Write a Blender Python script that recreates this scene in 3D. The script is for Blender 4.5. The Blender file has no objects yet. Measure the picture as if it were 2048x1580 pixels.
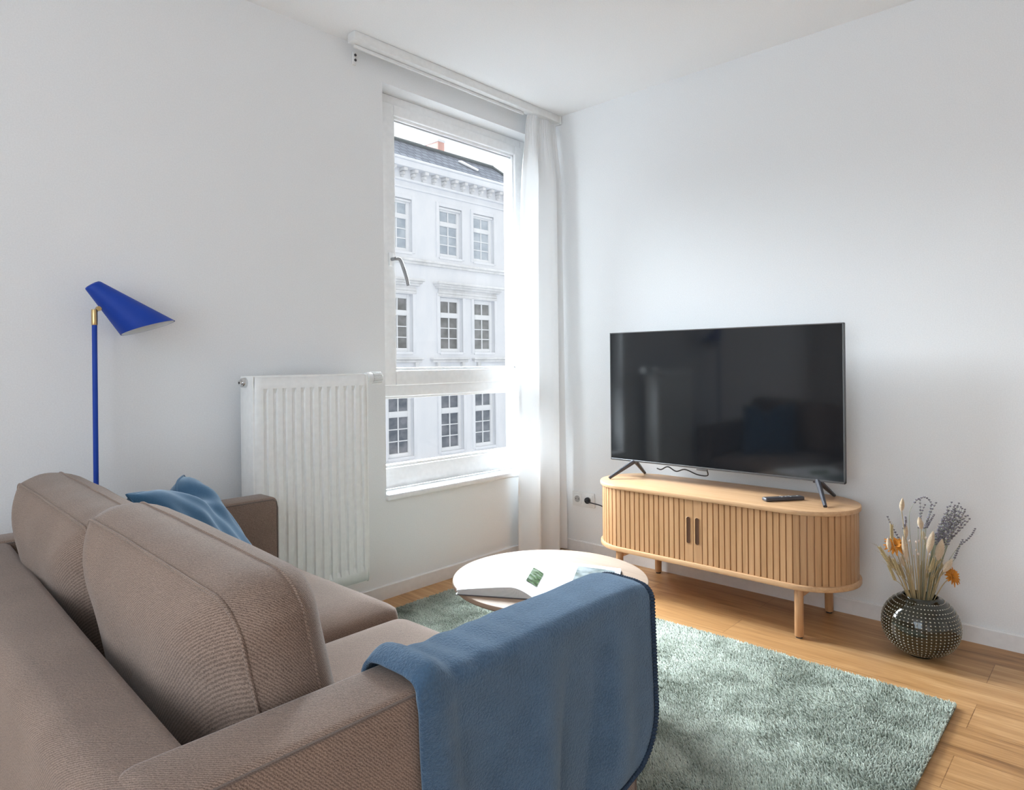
import bpy, bmesh, math, random
import numpy as np
from mathutils import Vector, Matrix, noise as mnoise
random.seed(7)
np.random.seed(7)
S = bpy.context.scene
COL = S.collection
PI = math.pi
sin, cos = math.sin, math.cos

# ------------------------------------------------------------------ camera
W_PX, H_PX = 2048, 1580
FOC, PPY = 1340.785, 726.561
YAW, ROLL = math.radians(47.1716), math.radians(-0.58205)
F = Vector((sin(YAW), cos(YAW), 0))
R0 = Vector((cos(YAW), -sin(YAW), 0))
U0 = Vector((0, 0, 1))
RX = cos(ROLL) * R0 + sin(ROLL) * U0
UP = -sin(ROLL) * R0 + cos(ROLL) * U0
camd = bpy.data.cameras.new('camera')
cam = bpy.data.objects.new('camera', camd)
COL.objects.link(cam)
m = Matrix((RX, UP, -F)).transposed().to_4x4()
m.translation = Vector((-3.173, -2.628, 1.117))
cam.matrix_world = m
camd.sensor_fit = 'HORIZONTAL'
camd.sensor_width = 36.0
camd.lens = FOC * 36.0 / W_PX
camd.shift_y = (PPY - H_PX / 2) / W_PX
camd.clip_start = 0.05
camd.clip_end = 300
S.camera = cam

# ------------------------------------------------------------------ world, daylight, exposure
world = bpy.data.worlds.new('overcast_sky')
S.world = world
world.use_nodes = True
wn = world.node_tree
bg = wn.nodes['Background']
bg.inputs['Color'].default_value = (0.965, 0.98, 1.0, 1)
bg.inputs['Strength'].default_value = 1.02

def sun_lamp(name, direction, strength, angle, color):
    d = bpy.data.lights.new(name, 'SUN')
    d.energy = strength
    d.angle = math.radians(angle)
    d.color = color
    o = bpy.data.objects.new(name, d)
    COL.objects.link(o)
    o.rotation_euler = Vector(direction).to_track_quat('-Z', 'Y').to_euler()
    return o
# bright part of the overcast sky, high behind the houses across the street
sun_lamp('sky_brightness', (-0.06, -0.78, -0.60), 43.0, 68, (0.83, 0.92, 1.0))
sun_lamp('sky_brightness_east', (-0.80, -0.50, -0.46), 27.0, 62, (0.83, 0.92, 1.0))

def area_lamp(name, loc, direction, sx, sy, watts, color):
    d = bpy.data.lights.new(name, 'AREA')
    d.shape = 'RECTANGLE'
    d.size, d.size_y = sx, sy
    d.energy = watts
    d.color = color
    o = bpy.data.objects.new(name, d)
    COL.objects.link(o)
    o.location = loc
    o.rotation_euler = Vector(direction).to_track_quat('-Z', 'Z').to_euler()
    return o
# fill lamp added behind the photographer to brighten the room
area_lamp('room_fill_light', (-5.06, -2.3, 1.45), (1, 0.05, -0.02), 2.5, 2.1, 50, (0.73, 0.875, 1.0))

S.view_settings.view_transform = 'Standard'
S.view_settings.look = 'None'
S.view_settings.gamma = 1.0
S.view_settings.use_curve_mapping = False
S.view_settings.exposure = 0.20
S.cycles.max_bounces = 10
S.cycles.diffuse_bounces = 6
S.cycles.glossy_bounces = 4
S.cycles.transmission_bounces = 8
S.cycles.transparent_max_bounces = 12
S.cycles.sample_clamp_indirect = 6.0
S.cycles.use_denoising = True
S.cycles.denoising_input_passes = 'RGB_ALBEDO_NORMAL'
S.cycles.denoising_prefilter = 'ACCURATE'

# ------------------------------------------------------------------ materials
def mat_new(name):
    m = bpy.data.materials.new(name)
    m.use_nodes = True
    nt = m.node_tree
    b = nt.nodes['Principled BSDF']
    return m, nt, b

def N(nt, kind, **kw):
    n = nt.nodes.new(kind)
    for k, v in kw.items():
        if k in n.inputs:
            n.inputs[k].default_value = v
        else:
            setattr(n, k, v)
    return n

def L(nt, a, b):
    nt.links.new(a, b)

def coords(nt, scale=(1, 1, 1), rot=(0, 0, 0), kind='Object'):
    tc = N(nt, 'ShaderNodeTexCoord')
    mp = N(nt, 'ShaderNodeMapping')
    mp.inputs['Scale'].default_value = scale
    mp.inputs['Rotation'].default_value = rot
    L(nt, tc.outputs[kind], mp.inputs['Vector'])
    return mp.outputs['Vector']

def ramp(nt, fac, stops):
    r = N(nt, 'ShaderNodeValToRGB')
    e = r.color_ramp.elements
    while len(e) < len(stops):
        e.new(0.5)
    for i, (p, c) in enumerate(stops):
        e[i].position = p
        e[i].color = (*c, 1) if len(c) == 3 else c
    L(nt, fac, r.inputs['Fac'])
    return r.outputs['Color']

def bump(nt, b, height, strength, dist=0.002):
    n = N(nt, 'ShaderNodeBump')
    n.inputs['Strength'].default_value = strength
    n.inputs['Distance'].default_value = dist
    L(nt, height, n.inputs['Height'])
    L(nt, n.outputs['Normal'], b.inputs['Normal'])
    return n

def plain(name, color, rough=0.5, metal=0.0, spec=0.5, noise_scale=0, noise_bump=0.0, dist=0.001, coat=0.0):
    m, nt, b = mat_new(name)
    b.inputs['Base Color'].default_value = (*color, 1)
    b.inputs['Roughness'].default_value = rough
    b.inputs['Metallic'].default_value = metal
    b.inputs['Specular IOR Level'].default_value = spec
    b.inputs['Coat Weight'].default_value = coat
    v = coords(nt)
    n = N(nt, 'ShaderNodeTexNoise', Scale=noise_scale or 40.0, Detail=3.0)
    L(nt, v, n.inputs['Vector'])
    c0 = tuple(x * 0.97 for x in color)
    c1 = tuple(min(1, x * 1.03) for x in color)
    L(nt, ramp(nt, n.outputs['Fac'], [(0.3, c0), (0.7, c1)]), b.inputs['Base Color'])
    if noise_bump:
        bump(nt, b, n.outputs['Fac'], noise_bump, dist)
    return m

def wood(name, c_dark, c_mid, c_light, axis, rough=0.42, scale=1.0, fine=1.0):
    m, nt, b = mat_new(name)
    st = [26, 26, 26]
    st[axis] = 1.3
    v = coords(nt, tuple(s * scale for s in st))
    n1 = N(nt, 'ShaderNodeTexNoise', Scale=1.0, Detail=5.0, Roughness=0.62, Distortion=0.6)
    L(nt, v, n1.inputs['Vector'])
    st2 = [190, 190, 190]
    st2[axis] = 5.0
    v2 = coords(nt, tuple(s * scale for s in st2))
    n2 = N(nt, 'ShaderNodeTexNoise', Scale=1.0, Detail=2.0)
    L(nt, v2, n2.inputs['Vector'])
    mx = N(nt, 'ShaderNodeMix', data_type='FLOAT')
    mx.inputs[0].default_value = 0.4 * fine
    L(nt, n1.outputs['Fac'], mx.inputs[2])
    L(nt, n2.outputs['Fac'], mx.inputs[3])
    L(nt, ramp(nt, mx.outputs[0], [(0.3, c_dark), (0.5, c_mid), (0.68, c_light)]), b.inputs['Base Color'])
    b.inputs['Roughness'].default_value = rough
    bump(nt, b, n2.outputs['Fac'], 0.12, 0.0006)
    return m

def fabric(name, c_dark, c_light, thread=420.0, diag=(0.7, 0.7, 0.7), sheen=0.25, bumpk=0.5, big=0.12):
    m, nt, b = mat_new(name)
    v = coords(nt)
    # twill: fine diagonal ridges broken up by noise
    dot = N(nt, 'ShaderNodeVectorMath', operation='DOT_PRODUCT')
    dot.inputs[1].default_value = diag
    L(nt, v, dot.inputs[0])
    nz = N(nt, 'ShaderNodeTexNoise', Scale=260.0, Detail=2.0)
    L(nt, v, nz.inputs['Vector'])
    mul = N(nt, 'ShaderNodeMath', operation='MULTIPLY')
    mul.inputs[1].default_value = thread * 2 * PI
    L(nt, dot.outputs['Value'], mul.inputs[0])
    ad = N(nt, 'ShaderNodeMath', operation='MULTIPLY_ADD')
    ad.inputs[1].default_value = 7.5
    L(nt, nz.outputs['Fac'], ad.inputs[0])
    L(nt, mul.outputs[0], ad.inputs[2])
    sn = N(nt, 'ShaderNodeMath', operation='SINE')
    L(nt, ad.outputs[0], sn.inputs[0])
    hs = N(nt, 'ShaderNodeMath', operation='MULTIPLY_ADD')
    hs.inputs[1].default_value = 0.20
    hs.inputs[2].default_value = 0.5
    L(nt, sn.outputs[0], hs.inputs[0])
    n2 = N(nt, 'ShaderNodeTexNoise', Scale=600.0, Detail=2.0)
    L(nt, v, n2.inputs['Vector'])
    n3 = N(nt, 'ShaderNodeTexNoise', Scale=7.0, Detail=3.0)
    L(nt, v, n3.inputs['Vector'])
    a1 = N(nt, 'ShaderNodeMix', data_type='FLOAT')
    a1.inputs[0].default_value = 0.5
    L(nt, hs.outputs[0], a1.inputs[2])
    L(nt, n2.outputs['Fac'], a1.inputs[3])
    a2 = N(nt, 'ShaderNodeMix', data_type='FLOAT')
    a2.inputs[0].default_value = big
    L(nt, a1.outputs[0], a2.inputs[2])
    L(nt, n3.outputs['Fac'], a2.inputs[3])
    L(nt, ramp(nt, a2.outputs[0], [(0.3, c_dark), (0.7, c_light)]), b.inputs['Base Color'])
    b.inputs['Roughness'].default_value = 0.9
    b.inputs['Specular IOR Level'].default_value = 0.15
    b.inputs['Sheen Weight'].default_value = sheen
    b.inputs['Sheen Roughness'].default_value = 0.45
    bump(nt, b, a1.outputs[0], bumpk, 0.0015)
    return m

def fuzzy(name, c_dark, c_light, scale=300.0, sheen=0.5, sheen_tint=(1, 1, 1), bumpk=0.6, dist=0.002, rough=0.95):
    m, nt, b = mat_new(name)
    v = coords(nt)
    n1 = N(nt, 'ShaderNodeTexNoise', Scale=scale, Detail=4.0, Roughness=0.7)
    L(nt, v, n1.inputs['Vector'])
    n2 = N(nt, 'ShaderNodeTexNoise', Scale=14.0, Detail=4.0)
    L(nt, v, n2.inputs['Vector'])
    mx = N(nt, 'ShaderNodeMix', data_type='FLOAT')
    mx.inputs[0].default_value = 0.35
    L(nt, n1.outputs['Fac'], mx.inputs[2])
    L(nt, n2.outputs['Fac'], mx.inputs[3])
    L(nt, ramp(nt, mx.outputs[0], [(0.35, c_dark), (0.65, c_light)]), b.inputs['Base Color'])
    b.inputs['Roughness'].default_value = rough
    b.inputs['Specular IOR Level'].default_value = 0.1
    b.inputs['Sheen Weight'].default_value = sheen
    b.inputs['Sheen Roughness'].default_value = 0.5
    b.inputs['Sheen Tint'].default_value = (*sheen_tint, 1)
    bump(nt, b, n1.outputs['Fac'], bumpk, dist)
    return m

M = {}
M['wall'] = plain('white_wall_paint', (0.81, 0.815, 0.82), 0.85, spec=0.2, noise_scale=220, noise_bump=0.08, dist=0.0006)
M['ceiling'] = plain('white_ceiling_paint', (0.92, 0.925, 0.93), 0.9, spec=0.15, noise_scale=200, noise_bump=0.06, dist=0.0006)
M['trim'] = plain('white_trim_lacquer', (0.80, 0.79, 0.78), 0.45)
M['pvc'] = plain('white_window_plastic', (0.88, 0.88, 0.88), 0.3)
M['far_pvc'] = plain('white_painted_frame', (0.80, 0.81, 0.83), 0.6)
M['sill'] = plain('white_sill_laminate', (0.84, 0.84, 0.84), 0.25)
M['radiator'] = plain('white_radiator_enamel', (0.88, 0.88, 0.865), 0.3)
M['rubber'] = plain('black_rubber', (0.02, 0.02, 0.022), 0.7)
M['brass'] = plain('brushed_brass', (0.62, 0.45, 0.22), 0.28, metal=1.0)
M['blue'] = plain('cobalt_blue_lacquer', (0.006, 0.046, 0.335), 0.5, spec=0.3)
M['shade_in'] = plain('white_shade_lining', (0.80, 0.84, 0.86), 0.6)
M['steel'] = plain('satin_grey_metal', (0.30, 0.30, 0.305), 0.45, metal=0.3)
M['chrome'] = plain('chrome', (0.7, 0.7, 0.7), 0.12, metal=1.0)
M['plastic_w'] = plain('white_plastic', (0.78, 0.78, 0.77), 0.35)
M['plastic_g'] = plain('grey_plastic', (0.42, 0.42, 0.42), 0.5)
M['plastic_b'] = plain('black_plastic', (0.018, 0.018, 0.020), 0.35)
M['tv_body'] = plain('dark_grey_plastic', (0.05, 0.05, 0.055), 0.4)
M['tv_edge'] = plain('titan_grey_metal', (0.16, 0.16, 0.165), 0.35, metal=0.85)
M['tv_leg'] = plain('dark_metal', (0.06, 0.06, 0.07), 0.3, metal=0.3)
M['remote'] = plain('charcoal_plastic', (0.055, 0.05, 0.055), 0.35)
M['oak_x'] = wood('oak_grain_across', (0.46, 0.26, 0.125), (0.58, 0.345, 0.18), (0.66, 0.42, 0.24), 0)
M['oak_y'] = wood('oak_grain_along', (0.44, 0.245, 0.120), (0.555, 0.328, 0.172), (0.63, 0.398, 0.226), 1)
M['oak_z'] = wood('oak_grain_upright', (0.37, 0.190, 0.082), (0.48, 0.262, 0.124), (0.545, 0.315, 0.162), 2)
M['oak_pale'] = wood('pale_oak', (0.37, 0.265, 0.19), (0.42, 0.305, 0.225), (0.46, 0.34, 0.255), 1, rough=0.65)
M['recess'] = wood('dark_brown_oak', (0.060, 0.021, 0.008), (0.080, 0.030, 0.011), (0.10, 0.040, 0.017), 2)  # flat finger recess drawn in a much darker brown
M['sofa'] = fabric('taupe_twill', (0.083, 0.053, 0.040), (0.375, 0.270, 0.213), thread=310.0, diag=(0.62, 0.52, 0.58))
M['seam'] = fabric('taupe_seam_thread', (0.10, 0.075, 0.063), (0.23, 0.18, 0.155), thread=500.0)
M['pillow'] = fuzzy('blue_velvet', (0.030, 0.088, 0.165), (0.050, 0.128, 0.225), scale=500, sheen=0.6, sheen_tint=(0.75, 0.88, 1.0), bumpk=0.15, dist=0.001)
M['blanket'] = fuzzy('blue_fleece', (0.030, 0.068, 0.124), (0.072, 0.136, 0.226), scale=230, sheen=0.55, sheen_tint=(0.7, 0.85, 1.0), bumpk=0.9, dist=0.004)
M['stitch'] = plain('navy_yarn', (0.018, 0.035, 0.065), 0.9)
M['paper'] = plain('white_paper', (0.80, 0.80, 0.80), 0.9, spec=0.1)
M['cover'] = plain('dark_book_cover', (0.10, 0.085, 0.09), 0.5)
M['brick'] = plain('pink_chimney_brick', (0.62, 0.36, 0.31), 0.9, noise_scale=60)
M['asphalt'] = plain('street_asphalt', (0.06, 0.06, 0.065), 0.9)
M['far_wall'] = plain('grey_green_plaster', (0.10, 0.125, 0.135), 0.9, noise_scale=3)
M['bark'] = plain('grey_bark', (0.16, 0.14, 0.14), 0.9)
M['awning'] = plain('red_awning_cloth', (0.55, 0.10, 0.14), 0.8)

# plaster facade with slight weather stains
def mk_plaster(name, c0, c1):
    m, nt, b = mat_new(name)
    v = coords(nt, (0.8, 0.8, 0.35))
    n = N(nt, 'ShaderNodeTexNoise', Scale=2.0, Detail=6.0, Roughness=0.6)
    L(nt, v, n.inputs['Vector'])
    L(nt, ramp(nt, n.outputs['Fac'], [(0.3, c0), (0.6, c1)]), b.inputs['Base Color'])
    b.inputs['Roughness'].default_value = 0.9
    return m
M['plaster'] = mk_plaster('white_facade_plaster', (0.74, 0.76, 0.80), (0.80, 0.81, 0.84))
M['stucco'] = mk_plaster('stone_trim', (0.60, 0.60, 0.60), (0.78, 0.78, 0.79))

def mk_slate():
    m, nt, b = mat_new('roof_slate')
    v = coords(nt)
    br = N(nt, 'ShaderNodeTexBrick', Scale=1.0)
    br.inputs['Color1'].default_value = (0.105, 0.11, 0.125, 1)
    br.inputs['Color2'].default_value = (0.145, 0.15, 0.168, 1)
    br.inputs['Mortar'].default_value = (0.07, 0.07, 0.08, 1)
    br.inputs['Mortar Size'].default_value = 0.02
    br.inputs['Brick Width'].default_value = 0.34
    br.inputs['Row Height'].default_value = 0.22
    L(nt, v, br.inputs['Vector'])
    L(nt, br.outputs['Color'], b.inputs['Base Color'])
    b.inputs['Roughness'].default_value = 1.0
    b.inputs['Specular IOR Level'].default_value = 0.0
    return m
M['slate'] = mk_slate()
M['lead'] = plain('grey_ridge_metal', (0.16, 0.175, 0.18), 0.9, spec=0.0)

def mk_pane(name, tint, gloss_col, ior=1.45):
    """thin clear pane: mostly straight-through with a Fresnel reflection"""
    m, nt, b = mat_new(name)
    nt.nodes.remove(b)
    out = nt.nodes['Material Output']
    tr = N(nt, 'ShaderNodeBsdfTransparent')
    tr.inputs['Color'].default_value = (*tint, 1)
    gl = N(nt, 'ShaderNodeBsdfGlossy', Roughness=0.01)
    gl.inputs['Color'].default_value = (*gloss_col, 1)
    fr = N(nt, 'ShaderNodeFresnel', IOR=ior)
    mx = N(nt, 'ShaderNodeMixShader')
    L(nt, fr.outputs[0], mx.inputs[0])
    L(nt, tr.outputs[0], mx.inputs[1])
    L(nt, gl.outputs[0], mx.inputs[2])
    L(nt, mx.outputs[0], out.inputs['Surface'])
    return m
M['glass'] = mk_pane('clear_window_glass', (0.97, 0.985, 0.98), (1, 1, 1), 1.3)

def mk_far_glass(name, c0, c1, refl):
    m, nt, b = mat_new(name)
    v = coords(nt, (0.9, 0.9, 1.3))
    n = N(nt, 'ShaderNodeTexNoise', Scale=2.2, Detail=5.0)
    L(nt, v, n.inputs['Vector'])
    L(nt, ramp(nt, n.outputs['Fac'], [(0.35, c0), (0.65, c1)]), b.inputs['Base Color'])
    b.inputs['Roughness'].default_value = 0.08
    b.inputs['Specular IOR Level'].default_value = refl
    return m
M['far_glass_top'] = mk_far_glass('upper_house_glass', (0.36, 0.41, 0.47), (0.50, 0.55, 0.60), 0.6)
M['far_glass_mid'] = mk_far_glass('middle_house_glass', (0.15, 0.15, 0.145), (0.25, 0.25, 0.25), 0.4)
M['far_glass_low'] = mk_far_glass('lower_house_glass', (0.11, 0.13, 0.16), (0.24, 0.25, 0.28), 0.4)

def mk_curtain():
    m, nt, b = mat_new('sheer_white_cloth')
    out = nt.nodes['Material Output']
    b.inputs['Base Color'].default_value = (0.86, 0.86, 0.86, 1)
    b.inputs['Roughness'].default_value = 0.9
    b.inputs['Specular IOR Level'].default_value = 0.1
    v = coords(nt, (900, 900, 900))
    n = N(nt, 'ShaderNodeTexNoise', Scale=1.0, Detail=1.0)
    L(nt, v, n.inputs['Vector'])
    bump(nt, b, n.outputs['Fac'], 0.15, 0.0005)
    tl = N(nt, 'ShaderNodeBsdfTranslucent')
    tl.inputs['Color'].default_value = (0.62, 0.62, 0.62, 1)
    mx = N(nt, 'ShaderNodeMixShader')
    mx.inputs[0].default_value = 0.20
    L(nt, b.outputs[0], mx.inputs[1])
    L(nt, tl.outputs[0], mx.inputs[2])
    L(nt, mx.outputs[0], out.inputs['Surface'])
    return m
M['curtain'] = mk_curtain()

def mk_floor():
    m, nt, b = mat_new('oak_floor_planks')
    tc = N(nt, 'ShaderNodeTexCoord')
    mp = N(nt, 'ShaderNodeMapping')
    mp.inputs['Rotation'].default_value = (0, 0, PI / 2)      # planks run along the TV wall
    L(nt, tc.outputs['Object'], mp.inputs['Vector'])
    br = N(nt, 'ShaderNodeTexBrick', Scale=1.0)
    br.offset = 0.37
    br.inputs['Color1'].default_value = (0.25, 0.25, 0.25, 1)
    br.inputs['Color2'].default_value = (0.8, 0.8, 0.8, 1)
    br.inputs['Mortar'].default_value = (0.0, 0.0, 0.0, 1)
    br.inputs['Mortar Size'].default_value = 0.0012
    br.inputs['Mortar Smooth'].default_value = 0.2
    br.inputs['Brick Width'].default_value = 1.38
    br.inputs['Row Height'].default_value = 0.19
    L(nt, mp.outputs['Vector'], br.inputs['Vector'])
    # grain, shifted from plank to plank
    off = N(nt, 'ShaderNodeVectorMath', operation='MULTIPLY_ADD')
    off.inputs[1].default_value = (7.0, 3.0, 5.0)
    L(nt, br.outputs['Color'], off.inputs[0])
    sc = N(nt, 'ShaderNodeVectorMath', operation='MULTIPLY')
    sc.inputs[1].default_value = (1.5, 15.0, 1.0)
    L(nt, mp.outputs['Vector'], sc.inputs[0])
    L(nt, sc.outputs[0], off.inputs[2])
    n1 = N(nt, 'ShaderNodeTexNoise', Scale=1.0, Detail=6.0, Roughness=0.62, Distortion=1.2)
    L(nt, off.outputs[0], n1.inputs['Vector'])
    sc2 = N(nt, 'ShaderNodeVectorMath', operation='MULTIPLY')
    sc2.inputs[1].default_value = (5.0, 150.0, 1.0)
    L(nt, mp.outputs['Vector'], sc2.inputs[0])
    n2 = N(nt, 'ShaderNodeTexNoise', Scale=1.0, Detail=3.0)
    L(nt, sc2.outputs[0], n2.inputs['Vector'])
    mx = N(nt, 'ShaderNodeMix', data_type='FLOAT')
    mx.inputs[0].default_value = 0.28
    L(nt, n1.outputs['Fac'], mx.inputs[2])
    L(nt, n2.outputs['Fac'], mx.inputs[3])
    mx2 = N(nt, 'ShaderNodeMix', data_type='FLOAT')
    mx2.inputs[0].default_value = 0.16
    L(nt, mx.outputs[0], mx2.inputs[2])
    L(nt, br.outputs['Color'], mx2.inputs[3])
    col = ramp(nt, mx2.outputs[0], [(0.34, (0.19, 0.083, 0.026)), (0.44, (0.375, 0.19, 0.071)), (0.54, (0.47, 0.255, 0.105)), (0.66, (0.60, 0.36, 0.175))])
    dk = N(nt, 'ShaderNodeMix', data_type='RGBA')
    dk.blend_type = 'MULTIPLY'
    L(nt, br.outputs['Fac'], dk.inputs[0])
    L(nt, col, dk.inputs[6])
    dk.inputs[7].default_value = (0.72, 0.66, 0.60, 1)
    L(nt, dk.outputs[2], b.inputs['Base Color'])
    b.inputs['Roughness'].default_value = 0.38
    b.inputs['Specular IOR Level'].default_value = 0.4
    bump(nt, b, n2.outputs['Fac'], 0.06, 0.0005)
    return m
M['floor'] = mk_floor()

def mk_rug(name, k):
    m, nt, b = mat_new(name)
    v = coords(nt)
    n1 = N(nt, 'ShaderNodeTexNoise', Scale=5.5, Detail=5.0, Roughness=0.62, Distortion=0.8)
    L(nt, v, n1.inputs['Vector'])
    n2 = N(nt, 'ShaderNodeTexNoise', Scale=170.0, Detail=2.0)
    L(nt, v, n2.inputs['Vector'])
    mx = N(nt, 'ShaderNodeMix', data_type='FLOAT')
    mx.inputs[0].default_value = 0.3
    L(nt, n1.outputs['Fac'], mx.inputs[2])
    L(nt, n2.outputs['Fac'], mx.inputs[3])
    L(nt, ramp(nt, mx.outputs[0], [(0.36, (0.145 * k, 0.165 * k, 0.13 * k)), (0.50, (0.31 * k, 0.34 * k, 0.295 * k)), (0.62, (0.45 * k, 0.485 * k, 0.43 * k))]), b.inputs['Base Color'])
    b.inputs['Roughness'].default_value = 0.95
    b.inputs['Specular IOR Level'].default_value = 0.1
    b.inputs['Sheen Weight'].default_value = 0.2
    return m
M['rug'] = mk_rug('sage_rug_pile', 1.45)
M['rug_back'] = plain('rug_backing', (0.16, 0.18, 0.15), 0.95)

def mk_screen():
    m, nt, b = mat_new('dark_screen_glass')
    b.inputs['Base Color'].default_value = (0.008, 0.009, 0.011, 1)
    b.inputs['Roughness'].default_value = 0.075
    b.inputs['Specular IOR Level'].default_value = 0.6
    return m
M['screen'] = mk_screen()

def mk_vase():
    m, nt, b = mat_new('smoky_olive_glass')
    b.inputs['Base Color'].default_value = (0.030, 0.027, 0.015, 1)
    b.inputs['Roughness'].default_value = 0.06
    b.inputs['IOR'].default_value = 1.5
    b.inputs['Specular IOR Level'].default_value = 0.7
    b.inputs['Transmission Weight'].default_value = 0.35
    return m
M['vase'] = mk_vase()
M['dots'] = plain('glint_toned_glass', (0.33, 0.32, 0.275), 0.12, metal=0.75)  # dimples of the same glass; pale metallic tone imitates their glints

def mk_photo():
    m, nt, b = mat_new('printed_garden_photo')
    v = coords(nt, (60, 60, 60))
    n = N(nt, 'ShaderNodeTexNoise', Scale=1.0, Detail=5.0)
    L(nt, v, n.inputs['Vector'])
    L(nt, ramp(nt, n.outputs['Fac'], [(0.35, (0.03, 0.045, 0.025)), (0.5, (0.10, 0.19, 0.07)), (0.65, (0.35, 0.40, 0.35))]), b.inputs['Base Color'])
    b.inputs['Roughness'].default_value = 0.4
    return m
M['photo'] = mk_photo()
def mk_photo2():
    m, nt, b = mat_new('printed_pale_photo')
    v = coords(nt, (25, 25, 25))
    n = N(nt, 'ShaderNodeTexNoise', Scale=1.0, Detail=5.0)
    L(nt, v, n.inputs['Vector'])
    L(nt, ramp(nt, n.outputs['Fac'], [(0.35, (0.07, 0.10, 0.08)), (0.5, (0.18, 0.22, 0.22)), (0.65, (0.34, 0.38, 0.40))]), b.inputs['Base Color'])
    b.inputs['Roughness'].default_value = 0.4
    return m
M['photo_pale'] = mk_photo2()
M['bunny'] = fuzzy('cream_bunny_tail', (0.46, 0.32, 0.19), (0.76, 0.59, 0.42), scale=400, sheen=0.6, bumpk=1.0, dist=0.003)
M['stem'] = plain('straw_stem', (0.40, 0.30, 0.155), 0.8)
M['wheat'] = plain('dry_wheat', (0.45, 0.35, 0.19), 0.8, noise_scale=300)
M['lav'] = plain('dusty_lavender', (0.19, 0.17, 0.20), 0.9)
M['lav_stem'] = plain('grey_green_stem', (0.23, 0.24, 0.16), 0.9)
M['orange'] = plain('dried_orange_petal', (0.52, 0.185, 0.012), 0.8, noise_scale=200)
M['brown'] = plain('dried_brown_bud', (0.20, 0.09, 0.04), 0.9)
M['seedpod'] = plain('pinkish_seed_pod', (0.72, 0.58, 0.50), 0.8)

# ------------------------------------------------------------------ mesh helpers
ORIGIN = {}
def place(o, parent=None, origin=None):
    COL.objects.link(o)
    if parent is not None:
        o.parent = parent
        ORIGIN[o] = ORIGIN[parent]
    return o

def thing(name, loc, label, cat, group=None):
    o = bpy.data.objects.new(name, None)
    o.empty_display_size = 0.1
    COL.objects.link(o)
    o.location = loc
    ORIGIN[o] = Vector(loc)
    o['label'] = label
    o['category'] = cat
    if group:
        o['group'] = group
    return o

def obj(name, geo, mat, parent=None, origin=None, smooth=35, label=None):
    """link one mesh (world-space verts, faces) as a part of parent or as a top-level object"""
    verts, faces = geo
    base = ORIGIN[parent] if parent is not None else Vector(origin or (0, 0, 0))
    me = bpy.data.meshes.new(name)
    me.from_pydata([tuple(Vector(v) - base) for v in verts], [], faces)
    if mat is not None:
        for mm in (mat if isinstance(mat, (list, tuple)) else [mat]):
            me.materials.append(mm)
    me.validate()
    if smooth:
        me.polygons.foreach_set('use_smooth', [True] * len(me.polygons))
        me.set_sharp_from_angle(angle=math.radians(smooth))
    o = bpy.data.objects.new(name, me)
    COL.objects.link(o)
    if parent is not None:
        o.parent = parent
    else:
        o.location = base
    ORIGIN[o] = base
    if label:
        o['label'] = label
    return o

def tag(o, label, cat, group=None):
    o['label'] = label
    o['category'] = cat
    if group:
        o['group'] = group
    return o

def struct(o):
    o['kind'] = 'structure'
    return o

class G:
    """collects geometry"""
    def __init__(self):
        self.v, self.f = [], []
    def add(self, geo):
        n = len(self.v)
        self.v += [tuple(x) for x in geo[0]]
        self.f += [tuple(i + n for i in f) for f in geo[1]]
        return self
    def geo(self):
        return self.v, self.f

def box(x0, x1, y0, y1, z0, z1, bev=0.0, seg=2, mtx=None):
    bm = bmesh.new()
    bmesh.ops.create_cube(bm, size=1)
    for v in bm.verts:
        v.co = Vector(((x0 + x1) / 2 + v.co.x * (x1 - x0), (y0 + y1) / 2 + v.co.y * (y1 - y0), (z0 + z1) / 2 + v.co.z * (z1 - z0)))
    if bev:
        bmesh.ops.bevel(bm, geom=bm.edges[:], offset=bev, segments=seg, profile=0.5, affect='EDGES')
    if mtx is not None:
        bmesh.ops.transform(bm, matrix=mtx, verts=bm.verts)
    bmesh.ops.recalc_face_normals(bm, faces=bm.faces)
    bm.verts.index_update()
    r = ([v.co.copy() for v in bm.verts], [[v.index for v in f.verts] for f in bm.faces])
    bm.free()
    return r

def cyl(p0, p1, r0, r1=None, n=24, cap=True, bev=0.0):
    r1 = r0 if r1 is None else r1
    p0, p1 = Vector(p0), Vector(p1)
    d = (p1 - p0)
    ln = d.length
    d.normalize()
    a = d.orthogonal().normalized()
    b = d.cross(a)
    if bev:
        prof = [(0, r0 - bev), (bev * 0.3, r0 - bev * 0.3), (bev, r0), (ln - bev, r1), (ln - bev * 0.3, r1 - bev * 0.3), (ln, r1 - bev)]
    else:
        prof = [(0, r0), (ln, r1)]
    v, f = [], []
    for h, r in prof:
        for i in range(n):
            t = 2 * PI * i / n
            v.append(p0 + d * h + a * (r * cos(t)) + b * (r * sin(t)))
    for k in range(len(prof) - 1):
        for i in range(n):
            j = (i + 1) % n
            f.append((k * n + i, k * n + j, (k + 1) * n + j, (k + 1) * n + i))
    if cap:
        f.append(tuple(reversed(range(n))))
        f.append(tuple((len(prof) - 1) * n + i for i in range(n)))
    return v, f

def lathe(profile, center=(0, 0, 0), n=48):
    c = Vector(center)
    v, f = [], []
    for r, z in profile:
        for i in range(n):
            t = 2 * PI * i / n
            v.append(c + Vector((r * cos(t), r * sin(t), z)))
    for k in range(len(profile) - 1):
        for i in range(n):
            j = (i + 1) % n
            f.append((k * n + i, k * n + j, (k + 1) * n + j, (k + 1) * n + i))
    return v, f

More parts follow.
